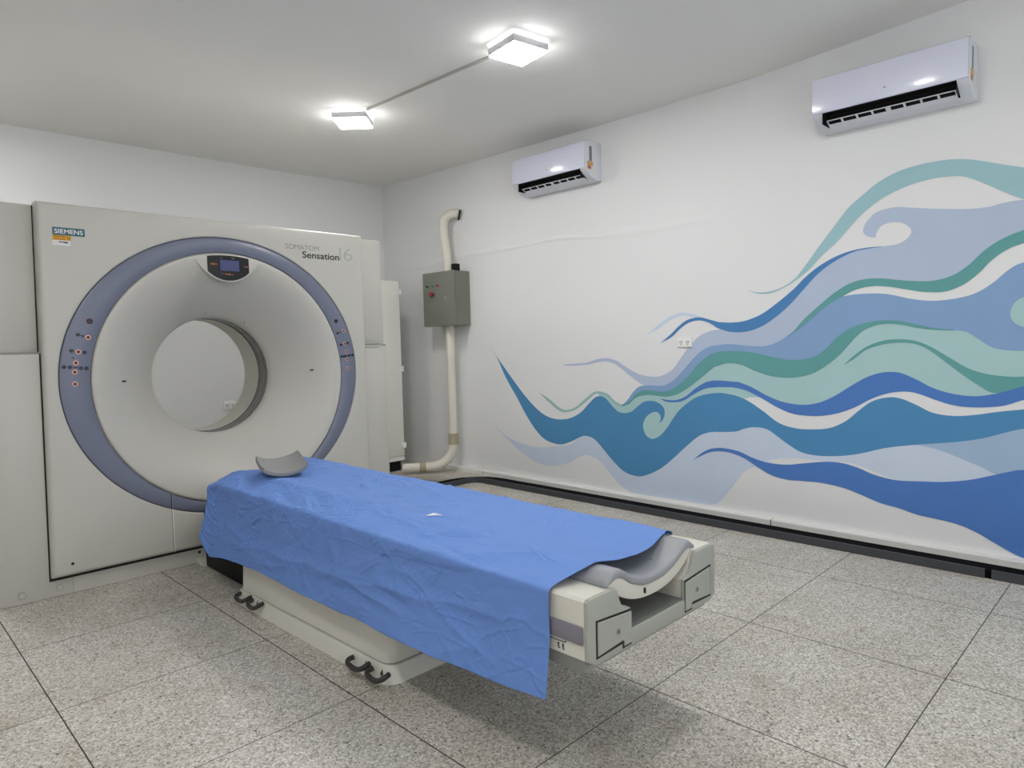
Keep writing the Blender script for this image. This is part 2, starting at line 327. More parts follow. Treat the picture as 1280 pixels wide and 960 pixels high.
MURAL=[
('lav',[[(3.634,1.031),(3.506,1.039),(3.394,1.046),(3.285,1.074),(3.19,1.082),(3.097,1.062),(2.998,1.008),(2.901,0.965),(2.787,0.945),(2.695,0.955),(2.604,1.003),(2.533,1.089),(2.463,1.172),(2.395,1.231),(2.313,1.266),(2.233,1.277)],[(2.26,1.283),(2.146,1.283),(1.947,1.324),(1.744,1.469),(1.585,1.609),(1.435,1.694),(1.306,1.713),(1.237,1.714),(1.156,1.719),(1.104,1.749),(1.092,1.79),(1.131,1.828),(1.184,1.842),(1.238,1.832),(1.265,1.799),(1.272,1.767)],[(1.272,1.767),(1.306,1.776),(1.332,1.796),(1.338,1.824),(1.321,1.863),(1.279,1.905),(1.225,1.921),(1.158,1.923),(1.08,1.906),(0.954,1.881),(0.835,1.862),(0.743,1.857),(0.677,1.867),(0.591,1.87),(0.435,1.857),(0.232,1.831)],[(0.228,1.625),(0.432,1.689),(0.588,1.697),(0.673,1.648),(0.784,1.552),(0.925,1.461),(1.076,1.472),(1.235,1.509),(1.361,1.501),(1.493,1.41),(1.615,1.321),(1.744,1.212),(1.912,1.14),(2.091,1.134)],[(2.171,1.16),(2.33,1.14),(2.482,1.012),(2.587,0.922),(2.677,0.878),(2.769,0.875),(2.845,0.878),(2.902,0.903),(2.999,0.963),(3.098,1.029),(3.18,1.055),(3.264,1.052),(3.373,1.032),(3.507,1.023),(3.634,1.022)]]),
('pale',[[(2.82,1.253),(2.726,1.321),(2.635,1.373),(2.547,1.4),(2.478,1.397),(2.394,1.372),(2.312,1.347)],[(2.312,1.338),(2.394,1.354),(2.461,1.372),(2.53,1.379),(2.617,1.354),(2.708,1.301),(2.82,1.253)]]),
('mid',[[(3.165,0.762),(3.063,0.726),(3.002,0.765),(2.942,0.833),(2.883,0.872),(2.788,0.881),(2.677,0.884),(2.587,0.933),(2.499,1.019),(2.413,1.103),(2.33,1.155),(2.233,1.176)],[(2.29,1.159),(2.184,1.175),(2.054,1.163),(1.93,1.158),(1.827,1.189),(1.711,1.269),(1.584,1.368),(1.493,1.43),(1.434,1.448),(1.318,1.453),(1.208,1.442),(1.088,1.408),(0.986,1.391),(0.888,1.395),(0.794,1.416),(0.715,1.465),(0.649,1.526),(0.585,1.559),(0.429,1.581),(0.225,1.514)],[(0.216,1.068),(0.42,1.087),(0.578,1.095),(0.666,1.095),(0.735,1.123),(0.806,1.166),(0.879,1.196),(0.966,1.199),(1.056,1.216),(1.204,1.235),(1.345,1.177),(1.463,1.052),(1.619,0.978),(1.784,0.955),(1.994,0.998),(2.18,1.046),(2.379,0.953),(2.484,0.868)],[(2.519,0.819),(2.679,0.797),(2.789,0.803),(2.884,0.793),(2.963,0.734),(3.053,0.709),(3.125,0.723),(3.165,0.762)]]),
('mint',[[(3.291,0.805),(3.227,0.814),(3.165,0.787),(3.114,0.743),(3.053,0.716),(2.983,0.744),(2.923,0.796),(2.865,0.823),(2.77,0.826),(2.678,0.82),(2.588,0.848),(2.5,0.894),(2.415,0.975),(2.331,1.043),(2.234,1.08),(2.156,1.083),(2.012,1.063)],[(1.905,1.025),(1.784,1.009),(1.667,1.018),(1.556,1.068),(1.479,1.14),(1.404,1.217),(1.302,1.269),(1.204,1.283),(1.069,1.26),(0.966,1.238),(0.879,1.228),(0.824,1.215),(0.771,1.177),(0.712,1.133),(0.644,1.117),(0.578,1.115),(0.421,1.119),(0.216,1.105)],[(0.212,0.918),(0.417,0.926),(0.575,0.916),(0.685,0.874),(0.778,0.856),(0.924,0.887),(1.053,0.942),(1.147,0.97),(1.229,0.968),(1.3,0.94),(1.417,0.842),(1.539,0.772),(1.683,0.758),(1.818,0.775),(1.923,0.822),(2.031,0.822)],[(2.04,0.816),(2.144,0.799),(2.24,0.795),(2.34,0.782),(2.443,0.73)],[(2.268,0.791),(2.417,0.754),(2.591,0.581),(2.72,0.476),(2.813,0.452),(2.899,0.51),(2.897,0.609),(2.965,0.638),(3.085,0.647),(3.166,0.711),(3.249,0.772),(3.291,0.805)]]),
('pale',[[(4.618,0.564),(4.541,0.508),(4.456,0.45),(4.304,0.372),(4.116,0.329),(3.91,0.316),(3.736,0.344),(3.57,0.369)],[(3.453,0.467),(3.32,0.478),(3.091,0.327),(2.913,0.245),(2.685,0.351),(2.487,0.527),(2.318,0.616),(2.158,0.627),(2.013,0.665)],[(1.941,0.659),(1.835,0.598),(1.7,0.532),(1.57,0.511),(1.476,0.512),(1.341,0.537),(1.212,0.584),(1.076,0.611),(1.023,0.599),(0.921,0.57),(0.809,0.526),(0.738,0.496),(0.674,0.467)],[(0.674,0.467),(0.749,0.438),(0.869,0.408),(0.995,0.391),(1.128,0.378),(1.268,0.39),(1.415,0.413),(1.57,0.42),(1.733,0.39),(1.906,0.348),(1.978,0.355)],[(1.996,0.364),(2.071,0.319),(2.128,0.24),(2.206,0.138),(2.255,0.086),(2.306,0.061),(2.388,0.055),(2.493,0.058)],[(2.896,0.052),(2.995,0.06),(3.075,0.094),(3.177,0.181),(3.281,0.269),(3.39,0.3),(3.48,0.278),(3.597,0.216),(3.741,0.178),(3.889,0.171),(4.067,0.219),(4.224,0.3),(4.415,0.417),(4.527,0.495),(4.618,0.564)]]),
('greyblue',[[(1.063,0.595),(0.998,0.613),(0.872,0.643),(0.752,0.671),(0.66,0.706),(0.572,0.736),(0.415,0.793),(0.21,0.823)],[(0.204,0.52),(0.409,0.507),(0.568,0.49),(0.634,0.475),(0.679,0.467),(0.749,0.501),(0.821,0.529),(0.921,0.567),(0.997,0.585),(1.063,0.592)]]),
('white',[[(1.91,0.414),(1.801,0.439),(1.667,0.448),(1.538,0.446)],[(1.538,0.438),(1.667,0.414),(1.767,0.4),(1.853,0.401),(1.91,0.414)]]),
('white',[[(1.538,0.446),(1.415,0.455),(1.326,0.434),(1.239,0.405),(1.142,0.38)],[(1.142,0.374),(1.239,0.389),(1.326,0.407),(1.415,0.426),(1.538,0.438)]]),
('deep',[[(4.527,1.214),(4.39,1.065),(4.23,0.901),(4.076,0.753),(3.925,0.637),(3.802,0.584),(3.681,0.573),(3.564,0.593),(3.46,0.644),(3.38,0.714),(3.313,0.769),(3.259,0.783),(3.207,0.768),(3.145,0.712),(3.085,0.669),(3.024,0.663),(2.964,0.679),(2.905,0.723),(2.847,0.758),(2.78,0.766),(2.725,0.753),(2.683,0.718),(2.677,0.668),(2.703,0.618),(2.751,0.599)],[(2.751,0.599),(2.721,0.612),(2.71,0.64),(2.717,0.668),(2.744,0.686),(2.791,0.675),(2.839,0.637),(2.863,0.579),(2.847,0.519),(2.813,0.49),(2.775,0.485),(2.719,0.512),(2.663,0.568),(2.609,0.643),(2.555,0.709),(2.485,0.766),(2.416,0.808),(2.333,0.833),(2.236,0.844),(2.142,0.833)],[(2.143,0.835),(2.05,0.803),(1.941,0.738),(1.835,0.666),(1.733,0.639),(1.634,0.638),(1.523,0.654),(1.431,0.701),(1.357,0.769),(1.285,0.827),(1.201,0.854),(1.132,0.849),(1.052,0.815),(0.974,0.777),(0.873,0.766),(0.777,0.778),(0.684,0.798),(0.573,0.817),(0.415,0.84),(0.211,0.861)],[(0.209,0.767),(0.414,0.745),(0.572,0.718),(0.66,0.688),(0.752,0.653),(0.872,0.624),(1.063,0.592),(1.212,0.56),(1.356,0.512),(1.476,0.487),(1.602,0.478),(1.7,0.493),(1.801,0.549),(1.905,0.615),(1.995,0.626),(2.069,0.61),(2.126,0.588),(2.262,0.574)],[(2.238,0.577),(2.319,0.568),(2.402,0.534),(2.488,0.465),(2.594,0.369),(2.704,0.277),(2.817,0.215),(2.914,0.187),(3.033,0.206),(3.133,0.271),(3.237,0.364),(3.321,0.434),(3.408,0.457),(3.476,0.439),(3.569,0.396),(3.687,0.362),(3.833,0.382),(3.943,0.448),(4.068,0.582),(4.182,0.739),(4.312,0.909),(4.418,1.085),(4.527,1.214)]]),
('tealgrey',[[(3.908,0.787),(3.797,0.739),(3.679,0.668),(3.608,0.657),(3.515,0.683),(3.424,0.746),(3.334,0.807),(3.269,0.821),(3.185,0.803),(3.124,0.755),(3.053,0.723)],[(3.054,0.706),(3.124,0.733),(3.186,0.781),(3.27,0.804),(3.324,0.79),(3.413,0.725),(3.516,0.662),(3.609,0.639),(3.691,0.646),(3.81,0.717),(3.908,0.787)]]),
('deep2',[[(2.71,1.187),(2.619,1.252),(2.548,1.311),(2.478,1.351),(2.394,1.363),(2.312,1.344),(2.232,1.321)],[(2.24,1.324),(2.146,1.318),(2.054,1.327),(1.947,1.364),(1.843,1.431),(1.744,1.506),(1.663,1.581),(1.585,1.637),(1.494,1.682),(1.406,1.707),(1.32,1.716),(1.237,1.714)],[(1.237,1.711),(1.306,1.71),(1.377,1.703),(1.449,1.678),(1.524,1.639),(1.6,1.583),(1.679,1.502),(1.76,1.418),(1.844,1.348),(1.947,1.285),(2.054,1.254),(2.165,1.257),(2.26,1.287)],[(2.28,1.302),(2.329,1.327),(2.394,1.342),(2.47,1.33),(2.539,1.29),(2.61,1.233),(2.71,1.187)]]),
('teal',[[(3.053,0.723),(2.983,0.756),(2.923,0.812),(2.864,0.839),(2.77,0.842),(2.678,0.837),(2.588,0.871),(2.5,0.935),(2.414,1.028),(2.331,1.095),(2.25,1.124)],[(2.161,1.13),(2.03,1.12),(1.904,1.094),(1.784,1.071),(1.684,1.071),(1.603,1.092),(1.54,1.141),(1.479,1.204),(1.404,1.257),(1.316,1.285),(1.232,1.294),(1.149,1.289),(1.069,1.268),(0.979,1.243),(0.879,1.229)],[(0.879,1.225),(0.966,1.231),(1.056,1.245),(1.136,1.266),(1.204,1.273),(1.274,1.265),(1.345,1.231),(1.403,1.17),(1.463,1.1),(1.54,1.035),(1.619,0.986),(1.7,0.963),(1.784,0.955),(1.887,0.965),(1.994,0.998),(2.086,1.036),(2.18,1.046),(2.278,1.022)],[(2.299,1.006),(2.398,0.93),(2.501,0.858),(2.589,0.816),(2.678,0.801),(2.789,0.809),(2.884,0.798),(2.943,0.771),(2.983,0.736),(3.053,0.709)]]),
('teal',[[(1.443,1.036),(1.388,1.091),(1.316,1.145),(1.231,1.178),(1.148,1.185),(1.068,1.175),(0.99,1.141),(0.902,1.082),(0.816,1.025),(0.733,0.995),(0.642,0.983),(0.576,0.984),(0.418,0.997),(0.214,1.008)],[(0.213,0.933),(0.417,0.919),(0.575,0.916),(0.641,0.903),(0.709,0.898),(0.767,0.934),(0.84,0.989),(0.914,1.053),(1.003,1.126),(1.068,1.157),(1.148,1.166),(1.231,1.156),(1.316,1.127),(1.381,1.076),(1.443,1.036)]]),
('royal',[[(2.715,0.788),(2.643,0.778),(2.571,0.783),(2.501,0.812),(2.415,0.876),(2.332,0.919),(2.251,0.928),(2.157,0.924)],[(2.105,0.922),(2.013,0.889),(1.905,0.835),(1.801,0.8),(1.684,0.788),(1.587,0.806),(1.493,0.851),(1.402,0.913),(1.315,0.967),(1.23,0.996),(1.147,0.997),(1.066,0.964),(0.975,0.914),(0.875,0.884),(0.778,0.877),(0.686,0.895),(0.575,0.935),(0.418,0.989),(0.214,1.0)],[(0.212,0.918),(0.417,0.911),(0.574,0.865),(0.662,0.831),(0.777,0.817),(0.874,0.823),(0.962,0.849),(1.052,0.882),(1.119,0.89),(1.201,0.877),(1.285,0.843),(1.387,0.783),(1.492,0.742),(1.602,0.723),(1.733,0.727),(1.835,0.761),(1.941,0.816),(2.049,0.865),(2.143,0.885)],[(2.251,0.884),(2.349,0.87),(2.433,0.83),(2.519,0.78),(2.589,0.765),(2.661,0.766),(2.715,0.788)]]),
('teal',[[(1.827,1.186),(1.744,1.245),(1.679,1.316),(1.584,1.4),(1.493,1.472),(1.405,1.52),(1.319,1.537),(1.236,1.533),(1.155,1.518),(1.063,1.504),(0.975,1.5),(0.89,1.521),(0.819,1.569),(0.751,1.637),(0.674,1.688),(0.588,1.719),(0.433,1.758),(0.231,1.75)],[(0.229,1.691),(0.432,1.696),(0.587,1.654),(0.651,1.632),(0.717,1.586),(0.772,1.524),(0.841,1.468),(0.925,1.437),(1.024,1.442),(1.115,1.463),(1.208,1.485),(1.291,1.493),(1.376,1.479),(1.448,1.446),(1.538,1.397),(1.631,1.322),(1.711,1.26),(1.827,1.186)]]),
('aqua',[[(2.053,1.527),(1.964,1.505),(1.877,1.508),(1.793,1.534),(1.727,1.578),(1.663,1.653),(1.585,1.755),(1.494,1.868),(1.421,1.957),(1.35,2.013),(1.267,2.072),(1.173,2.113),(1.082,2.131),(0.97,2.136),(0.862,2.125),(0.769,2.096),(0.68,2.06),(0.593,2.028),(0.437,1.972),(0.234,1.889)],[(0.231,1.765),(0.434,1.796),(0.591,1.872),(0.667,1.918),(0.756,1.98),(0.837,2.028),(0.896,2.043),(0.993,2.048),(1.094,2.034),(1.185,2.007),(1.266,1.969),(1.349,1.908),(1.421,1.835),(1.494,1.76),(1.57,1.698),(1.647,1.619),(1.727,1.562),(1.793,1.526),(1.877,1.496),(1.964,1.497),(2.053,1.527)]]),
('mint',[[(0.562,1.394),(0.604,1.374),(0.627,1.345),(0.638,1.306),(0.628,1.269),(0.602,1.244),(0.559,1.223)],[(0.557,1.224),(0.485,1.246),(0.461,1.323),(0.503,1.393),(0.56,1.392)]]),
('royal',[[(2.447,0.361),(2.384,0.414),(2.313,0.453),(2.223,0.467),(2.108,0.456),(2.014,0.424),(1.906,0.4),(1.784,0.401),(1.667,0.423),(1.538,0.446),(1.445,0.447),(1.355,0.428),(1.268,0.398),(1.155,0.381),(1.034,0.389),(0.919,0.401),(0.808,0.425),(0.714,0.458),(0.634,0.489),(0.568,0.507),(0.409,0.507),(0.204,0.52)],[(0.193,0.026),(0.4,0.018),(0.56,0.051),(0.616,0.071),(0.697,0.112),(0.768,0.149),(0.854,0.178),(0.954,0.19),(1.046,0.198),(1.14,0.221),(1.238,0.237),(1.34,0.27),(1.445,0.299),(1.569,0.312),(1.683,0.309),(1.784,0.305),(1.888,0.323),(1.978,0.366),(2.07,0.413),(2.165,0.44),(2.263,0.441),(2.343,0.418),(2.447,0.361)]])]
# ------------------------------------------------------------------ camera (the photograph's station point)
cd = bpy.data.cameras.new('camera'); cam = bpy.data.objects.new('camera', cd); COL.objects.link(cam)
r_ = Vector((0.704819, -0.708935, -0.02533)); u_ = Vector((0.060928, 0.024922, 0.997831)); f_ = Vector((0.706766, 0.704834, -0.06076))
mw = Matrix.Identity(4)
for i in range(3): mw[i][0] = r_[i]; mw[i][1] = u_[i]; mw[i][2] = -f_[i]
mw[2][3] = 1.22
cam.matrix_world = mw
cd.sensor_width = 36; cd.sensor_fit = 'HORIZONTAL'; cd.lens = 845.06/1280*36; cd.clip_start = 0.02
scn.camera = cam

# ------------------------------------------------------------------ room
XL, XR, YF, YB, ZC = -1.45, 4.25, -1.9, 6.13, 2.90
EDGE = [(-1.9, 2.93), (0.84, 2.928), (1.10, 2.912), (1.62, 2.885), (2.0, 2.866), (2.7, 2.862), (3.22, 2.862), (3.62, 2.869), (5.27, 2.898), (5.74, 2.912), (6.13, 2.918)]
def ceil_z(x, y):
    e = np.interp(y, [a for a, _ in EDGE], [b for _, b in EDGE])
    w = min(1, max(0, (x-2.9)/(XR-2.9))); w = w*w*(3-2*w)
    return ZC + (e-ZC)*w
def build_room():
    # floor: terrazzo slabs separated by thin dark joints
    jx = [-1.0, -0.265, 0.471, 1.216, 1.949, 2.700, 3.470]
    jy = [-1.55, -0.85, -0.14, 0.570, 1.293, 2.027, 2.706, 3.370, 4.06, 4.76, 5.46]
    mb = MB(); w = 0.0022
    ex = [XL-0.1]+[c for x in jx for c in (x-w, x+w)]+[XR+0.1]
    ey = [YF-0.1]+[c for y in jy for c in (y-w*0.8, y+w*0.8)]+[YB+0.1]
    vs = [[mb.bm.verts.new((x, y, 0)) for y in ey] for x in ex]
    a, b = mb.mi('terrazzo'), mb.mi('joint')
    for i in range(len(ex)-1):
        for j in range(len(ey)-1):
            f = mb.bm.faces.new((vs[i][j], vs[i+1][j], vs[i+1][j+1], vs[i][j+1]))
            f.material_index = b if (i % 2 or j % 2) else a
    o = mb.build('floor', smooth=0); struct(o)
    mb = MB(); mb.grid(lambda s, t: (XL-0.1+(XR-XL+0.2)*s, YF-0.1+(YB-YF+0.2)*t, ceil_z(XL+(XR-XL)*s, YF+(YB-YF)*t)), 60, 60, 'ceil')
    struct(mb.build('ceiling', smooth=60))
    for nm, bx in (('wall_back', (XL-0.1, XR+0.1, YB, YB+0.1)),
                   ('wall_left', (XL-0.1, XL, YF, YB))):
        struct(MB().box(*bx, 0, 3.0, 'wall').build(nm, smooth=0))
    wr = MB(); wr.box(XR, XR+0.1, YF, YB, 0, 3.0, 'wall')
    def swell(a, b):
        y = 2.02+(YB-2.07)*a; zc = 2.035+0.022*math.sin(y*1.9)+0.010*math.sin(y*5.3+1)
        q = (b-.5)*2; w = 0.030+0.014*math.sin(y*2.7+.6)
        return (XR-0.004*math.cos(q*PI/2)**2*min(1, 8*a, 8*(1-a))+0.0001, y, zc+w*q+(0.012*(q > 0)*math.sin(y*9)))
    wr.grid(swell, 160, 10, 'wall'); struct(wr.build('wall_right', smooth=60))
    # right-hand skirting: a low plaster ledge with two broken joints
    mb = MB()
    prof = [(4.20, 0.0), (4.20, 0.036), (4.205, 0.041), (XR, 0.044), (XR, 0.0)]
    for y0, y1 in ((YF, 1.866), (1.872, 4.60), (4.606, 5.15)):
        mb.prism(prof, 'y', y0, y1, 'skirt', bev=0.003, seg=1)
    mb.box(4.203, XR, 1.866, 1.872, 0, 0.036, 'gap'); mb.box(4.203, XR, 4.60, 4.606, 0, 0.036, 'gap')
    struct(mb.build('baseboard_right'))
    mb = MB(); mb.prism([(YB, 0), (YB, 0.075), (YB-0.03, 0.072), (YB-0.034, 0.066), (YB-0.034, 0)], 'x', XL, 4.2, 'skirt', bev=0.002, seg=1)
    struct(mb.build('baseboard_back'))
    mb = MB(); mb.prism([(XL, 0), (XL, 0.075), (XL+0.03, 0.072), (XL+0.034, 0.066), (XL+0.034, 0)], 'y', YF, YB-0.04, 'skirt', bev=0.002, seg=1)
    struct(mb.build('baseboard_left'))
build_room()
def build_fill_window():
    # front wall behind the viewpoint; its wide window is added to let in fill light
    x0, x1, z0, z1 = -0.9, 3.7, 0.85, 2.45
    mb = MB()
    mb.box(XL-0.1, x0, YF-0.1, YF, 0, 3, 'wall'); mb.box(x1, XR+0.1, YF-0.1, YF, 0, 3, 'wall')
    mb.box(x0, x1, YF-0.1, YF, 0, z0, 'wall'); mb.box(x0, x1, YF-0.1, YF, z1, 3, 'wall')
    struct(mb.build('wall_front', smooth=0))
    mb = MB(); n = 5
    for k in range(n+1):
        x = x0+(x1-x0)*k/n; mb.box(x-0.02, x+0.02, YF-0.07, YF-0.03, z0, z1, 'lampbody')
    for z in (z0, z1): mb.box(x0, x1, YF-0.07, YF-0.03, z-0.02, z+0.02, 'lampbody')
    struct(mb.build('fill_window', smooth=0))
build_fill_window()

def build_mural():
    mb = MB(); k = 0
    for col, curves in MURAL:
        pts = []
        for cv in curves:
            # past the photograph's right edge the bands run on level to the corner of the room
            c = catmull(cv, 8) if len(cv) > 2 else [tuple(p) for p in cv]
            c = [(-1.88, z) if y < 0.236 else (y, z) for y, z in c]
            if pts and math.dist(pts[-1], c[0]) < 0.004: c = c[1:]
            pts += c
        if math.dist(pts[0], pts[-1]) < 0.004: pts = pts[:-1]
        pts = [(y, max(z, 0.046)) for y, z in pts]
        cl = []
        for p in pts:
            if not cl or math.dist(cl[-1], p) > 0.0006: cl.append(p)
        k += 1
        mb.poly([(XR-0.00015*k, y, z) for y, z in cl], 'mural_'+col)
    o = mb.build('wave_mural', org=(XR, 2.0, 1.2), smooth=0, recalc=False)
    tag(o, 'flowing blue, teal and mint wave mural painted across the white right-hand wall', 'mural')
build_mural()

# ------------------------------------------------------------------ ceiling lamps and their conduit
def make_lamp(loc, rot, label):
    x, y = loc; z = ceil_z(x, y)
    t = thing('ceiling_lamp', (x, y, z), label, 'ceiling lamp', 'square ceiling lamps')
    h = 0.121
    MB().box(x-0.10, x+0.10, y-0.10, y+0.10, z-0.016, z+0.002, 'lampdark', 0.002, 1).build('mounting_bracket', t)
    MB().box(x-h, x+h, y-h, y+h, z-0.058, z-0.016, 'lampbody', 0.004, 2).build('housing', t)
    d = 0.004
    mb = MB(); mb.box(x-h+d, x+h-d, y-h+d, y+h-d, z-0.066, z-0.0582, 'lamp', 0.003, 2)
    mb.build('diffuser', t)
    mb = MB()
    for x0, x1, y0, y1 in ((x-h+.004, x+h-.004, y-h+.004, y-h+.022), (x-h+.004, x+h-.004, y+h-.022, y+h-.004), (x-h+.004, x-h+.022, y-h+.022, y+h-.022), (x+h-.022, x+h-.004, y-h+.022, y+h-.022)):
        mb.box(x0, x1, y0, y1, z-0.0158, z-0.0145, 'halo')
    mb.build('backlight_strip', t)
    t.rotation_euler.z = rot
    return t
lampA = make_lamp((2.768, 4.32), math.radians(44), 'square white ceiling lamp turned diagonally, beyond the other lamps above the scanner')
def lamp_copy(x, y, rot, label):
    c = copy_tree(lampA); c.location = (x, y, ceil_z(x, y)); c.rotation_euler.z = rot; c['label'] = label; return c
lamp_copy(2.823, 2.70, math.radians(-8), 'square white ceiling lamp at the near end of the thin grey conduit')
lamp_copy(2.40, 1.05, 0, 'square white ceiling lamp above the foot of the patient table')
lamp_copy(-0.1, 2.00, 0, 'square white ceiling lamp in front of the left end of the scanner')
lamp_copy(-0.1, 0.25, 0, 'square white ceiling lamp almost directly above the viewpoint')
lamp_copy(0.35, 5.15, 0, 'added square white ceiling lamp behind the scanner, unseen, brightening the back wall')  # unseen lamp, added to brighten the back wall
mb = MB(); mb.tube([(2.776, 4.150, ceil_z(2.776, 4.15)-0.006), (2.80, 3.5, ceil_z(2.8, 3.5)-0.006), (2.826, 2.842, ceil_z(2.826, 2.84)-0.006)], 0.009, 'wire', 8)
tag(mb.build('ceiling_conduit', org=(2.8, 3.5, 2.9)), 'thin grey cable conduit running across the ceiling between the two lamps', 'conduit')

# ------------------------------------------------------------------ air conditioners
def make_ac(yc, zb, label):
    W = 0.763; H = 0.285
    t = thing('air_conditioner', (XR, yc, zb), label, 'air conditioner', 'wall-mounted split air conditioners')
    y0, y1 = yc-W/2, yc+W/2
    X = lambda d: XR-d
    full = [(0.001, 0.004), (0.06, 0.0), (0.115, 0.018), (0.165, 0.046), (0.192, 0.070), (0.200, 0.088), (0.201, 0.17), (0.197, 0.25), (0.188, 0.272), (0.165, 0.285), (0.001, 0.285)]
    notch = [(0.001, 0.004), (0.06, 0.0), (0.100, 0.012), (0.095, 0.05), (0.125, 0.082), (0.188, 0.085), (0.200, 0.09), (0.201, 0.17), (0.197, 0.25), (0.188, 0.272), (0.165, 0.285), (0.001, 0.285)]
    P = lambda pr: [(X(d), zb+z) for d, z in pr]
    mb = MB()
    mb.prism(P(full), 'y', y0, y0+0.055, 'acbody', 0.006, 2, 'a')
    mb.prism(P(full), 'y', y1-0.055, y1, 'acbody', 0.006, 2, 'b')
    mb.prism(P(notch), 'y', y0+0.055, y1-0.055, 'acbody')
    body = mb.build('body', t, smooth=40)
    # glossy front panel
    fr = [(0.2005, 0.078), (0.2065, 0.082), (0.2085, 0.095), (0.2075, 0.17), (0.2035, 0.25), (0.194, 0.276), (0.168, 0.2885), (0.165, 0.2855), (0.188, 0.2725), (0.197, 0.25), (0.2015, 0.17), (0.2012, 0.09)]
    mb = MB(); mb.prism(P(fr), 'y', y0+0.004, y1-0.004, 'ac', 0.003, 2); mb.build('front_panel', t, smooth=40)
    # dark outlet
    dk = [(0.0985, 0.016), (0.0945, 0.05), (0.1245, 0.0825), (0.186, 0.0852), (0.187, 0.0845), (0.127, 0.079), (0.099, 0.049), (0.102, 0.018)]
    mb = MB(); mb.prism(P(dk), 'y', y0+0.056, y1-0.056, 'black')
    mb.box(X(0.19), X(0.10), y0+0.0545, y0+0.0575, zb+0.02, zb+0.084, 'black'); mb.box(X(0.19), X(0.10), y1-0.0575, y1-0.0545, zb+0.02, zb+0.084, 'black')
    mb.build('air_outlet', t, smooth=0)
    # louver: two rails with dividers, dark slots between
    mb = MB(); a, b = y0+0.066, y1-0.066
    def bar(d0, z0, d1, z1, ya, yb, th=0.004):
        n = Vector((d1-d0, z1-z0)).normalized(); q = Vector((-n.y, n.x))*th
        mb.prism([(X(d0), zb+z0), (X(d1), zb+z1), (X(d1+q.x), zb+z1+q.y), (X(d0+q.x), zb+z0+q.y)], 'y', ya, yb, 'acbody')
    bar(0.100, 0.012, 0.126, 0.025, a, b); bar(0.154, 0.039, 0.158, 0.041, a, b)
    n = 8
    for k in range(n+1):
        yy = a+(b-a)*k/n; w = 0.005 if k != 4 else 0.012
        bar(0.1255, 0.0248, 0.1545, 0.0393, max(a, yy-w), min(b, yy+w))
    mb.build('louver', t, smooth=0)
    # stickers on the near side
    ys = y0-0.0008
    MB().box(X(0.150), X(0.118), ys, y0+0.001, zb+0.135, zb+0.245, 'labelgrey').build('rating_label', t, smooth=0)
    mb = MB(); mb.box(X(0.175), X(0.105), ys, y0+0.001, zb+0.072, zb+0.132, 'energy'); mb.box(X(0.130), X(0.085), ys-0.0004, y0, zb+0.055, zb+0.10, 'sticker')
    for q, m_ in enumerate(('green', 'yellow', 'energy', 'red', 'navy')): mb.box(X(0.168), X(0.168-0.018-0.006*q), ys-0.0005, y0, zb+0.122-0.010*q, zb+0.128-0.010*q, m_)
    mb.build('energy_label', t, smooth=0)
    MB().box(X(0.2085), X(0.2078), yc-0.006, yc+0.006, zb+0.13, zb+0.136, 'labelgrey').build('status_mark', t, smooth=0)
    return t
acA = make_ac(1.172, 2.397, 'white air conditioner high above the painted waves at the upper right')
acB = copy_tree(acA); acB.location = (XR, 3.591, 2.436)
acB['label'] = 'white air conditioner nearer the scanner, with a colourful sticker on its side'

# ------------------------------------------------------------------ electrical box and conduits
def build_box():
    x0, x1, y0, y1, z0, z1 = 4.045, XR, 4.757, 5.21, 1.395, 1.90
    t = thing('electrical_box', (XR, (y0+y1)/2, z0), 'grey-green metal electrical box with small coloured lamps mounted on the right wall', 'electrical box')
    MB().box(x0+0.028, x1-0.001, y0+0.004, y1-0.004, z0+0.003, z1-0.003, 'box', 0.003, 1).build('enclosure', t)
    MB().box(x0+0.022, x0+0.030, y0+0.009, y1-0.009, z0+0.008, z1-0.008, 'gap').build('door_gasket', t, smooth=0)
    door = MB().box(x0, x0+0.024, y0, y1, z0, z1, 'box', 0.004, 2).build('door', t)
    # image-left is +y
    for yy, m, nm in ((5.135, 'button', 'indicator_lamp'), (5.062, 'green', 'indicator_lamp'), (4.985, 'red', 'indicator_lamp')):
        mb = MB(); mb.cyl((x0+0.002, yy, 1.772), (x0-0.006, yy, 1.772), 0.017, 'chrome'); mb.cyl((x0-0.004, yy, 1.772), (x0-0.016, yy, 1.772), 0.013, m, r1=0.011)
        o = mb.build(nm, door); o['label'] = {'button': 'dark round indicator', 'green': 'green round indicator lamp', 'red': 'red round indicator lamp'}[m]
    mb = MB(); mb.cyl((x0+0.002, 5.058, 1.695), (x0-0.02, 5.058, 1.695), 0.012, 'black'); mb.cyl((x0-0.018, 5.058, 1.695), (x0-0.036, 5.058, 1.695), 0.022, 'red', r1=0.02)
    mb.build('emergency_button', door)
    mb = MB(); mb.cyl((x0+0.002, 4.865, 1.652), (x0-0.008, 4.865, 1.652), 0.014, 'chrome'); mb.box(x0-0.0085, x0-0.0075, 4.861, 4.869, 1.643, 1.661, 'black')
    mb.build('door_lock', door)
    MB().box(4.10, 4.16, 4.70+0.09, 4.70+0.15, z1-0.004, z1+0.065, 'black', 0.006, 2).build('cable_gland', t)
build_box()

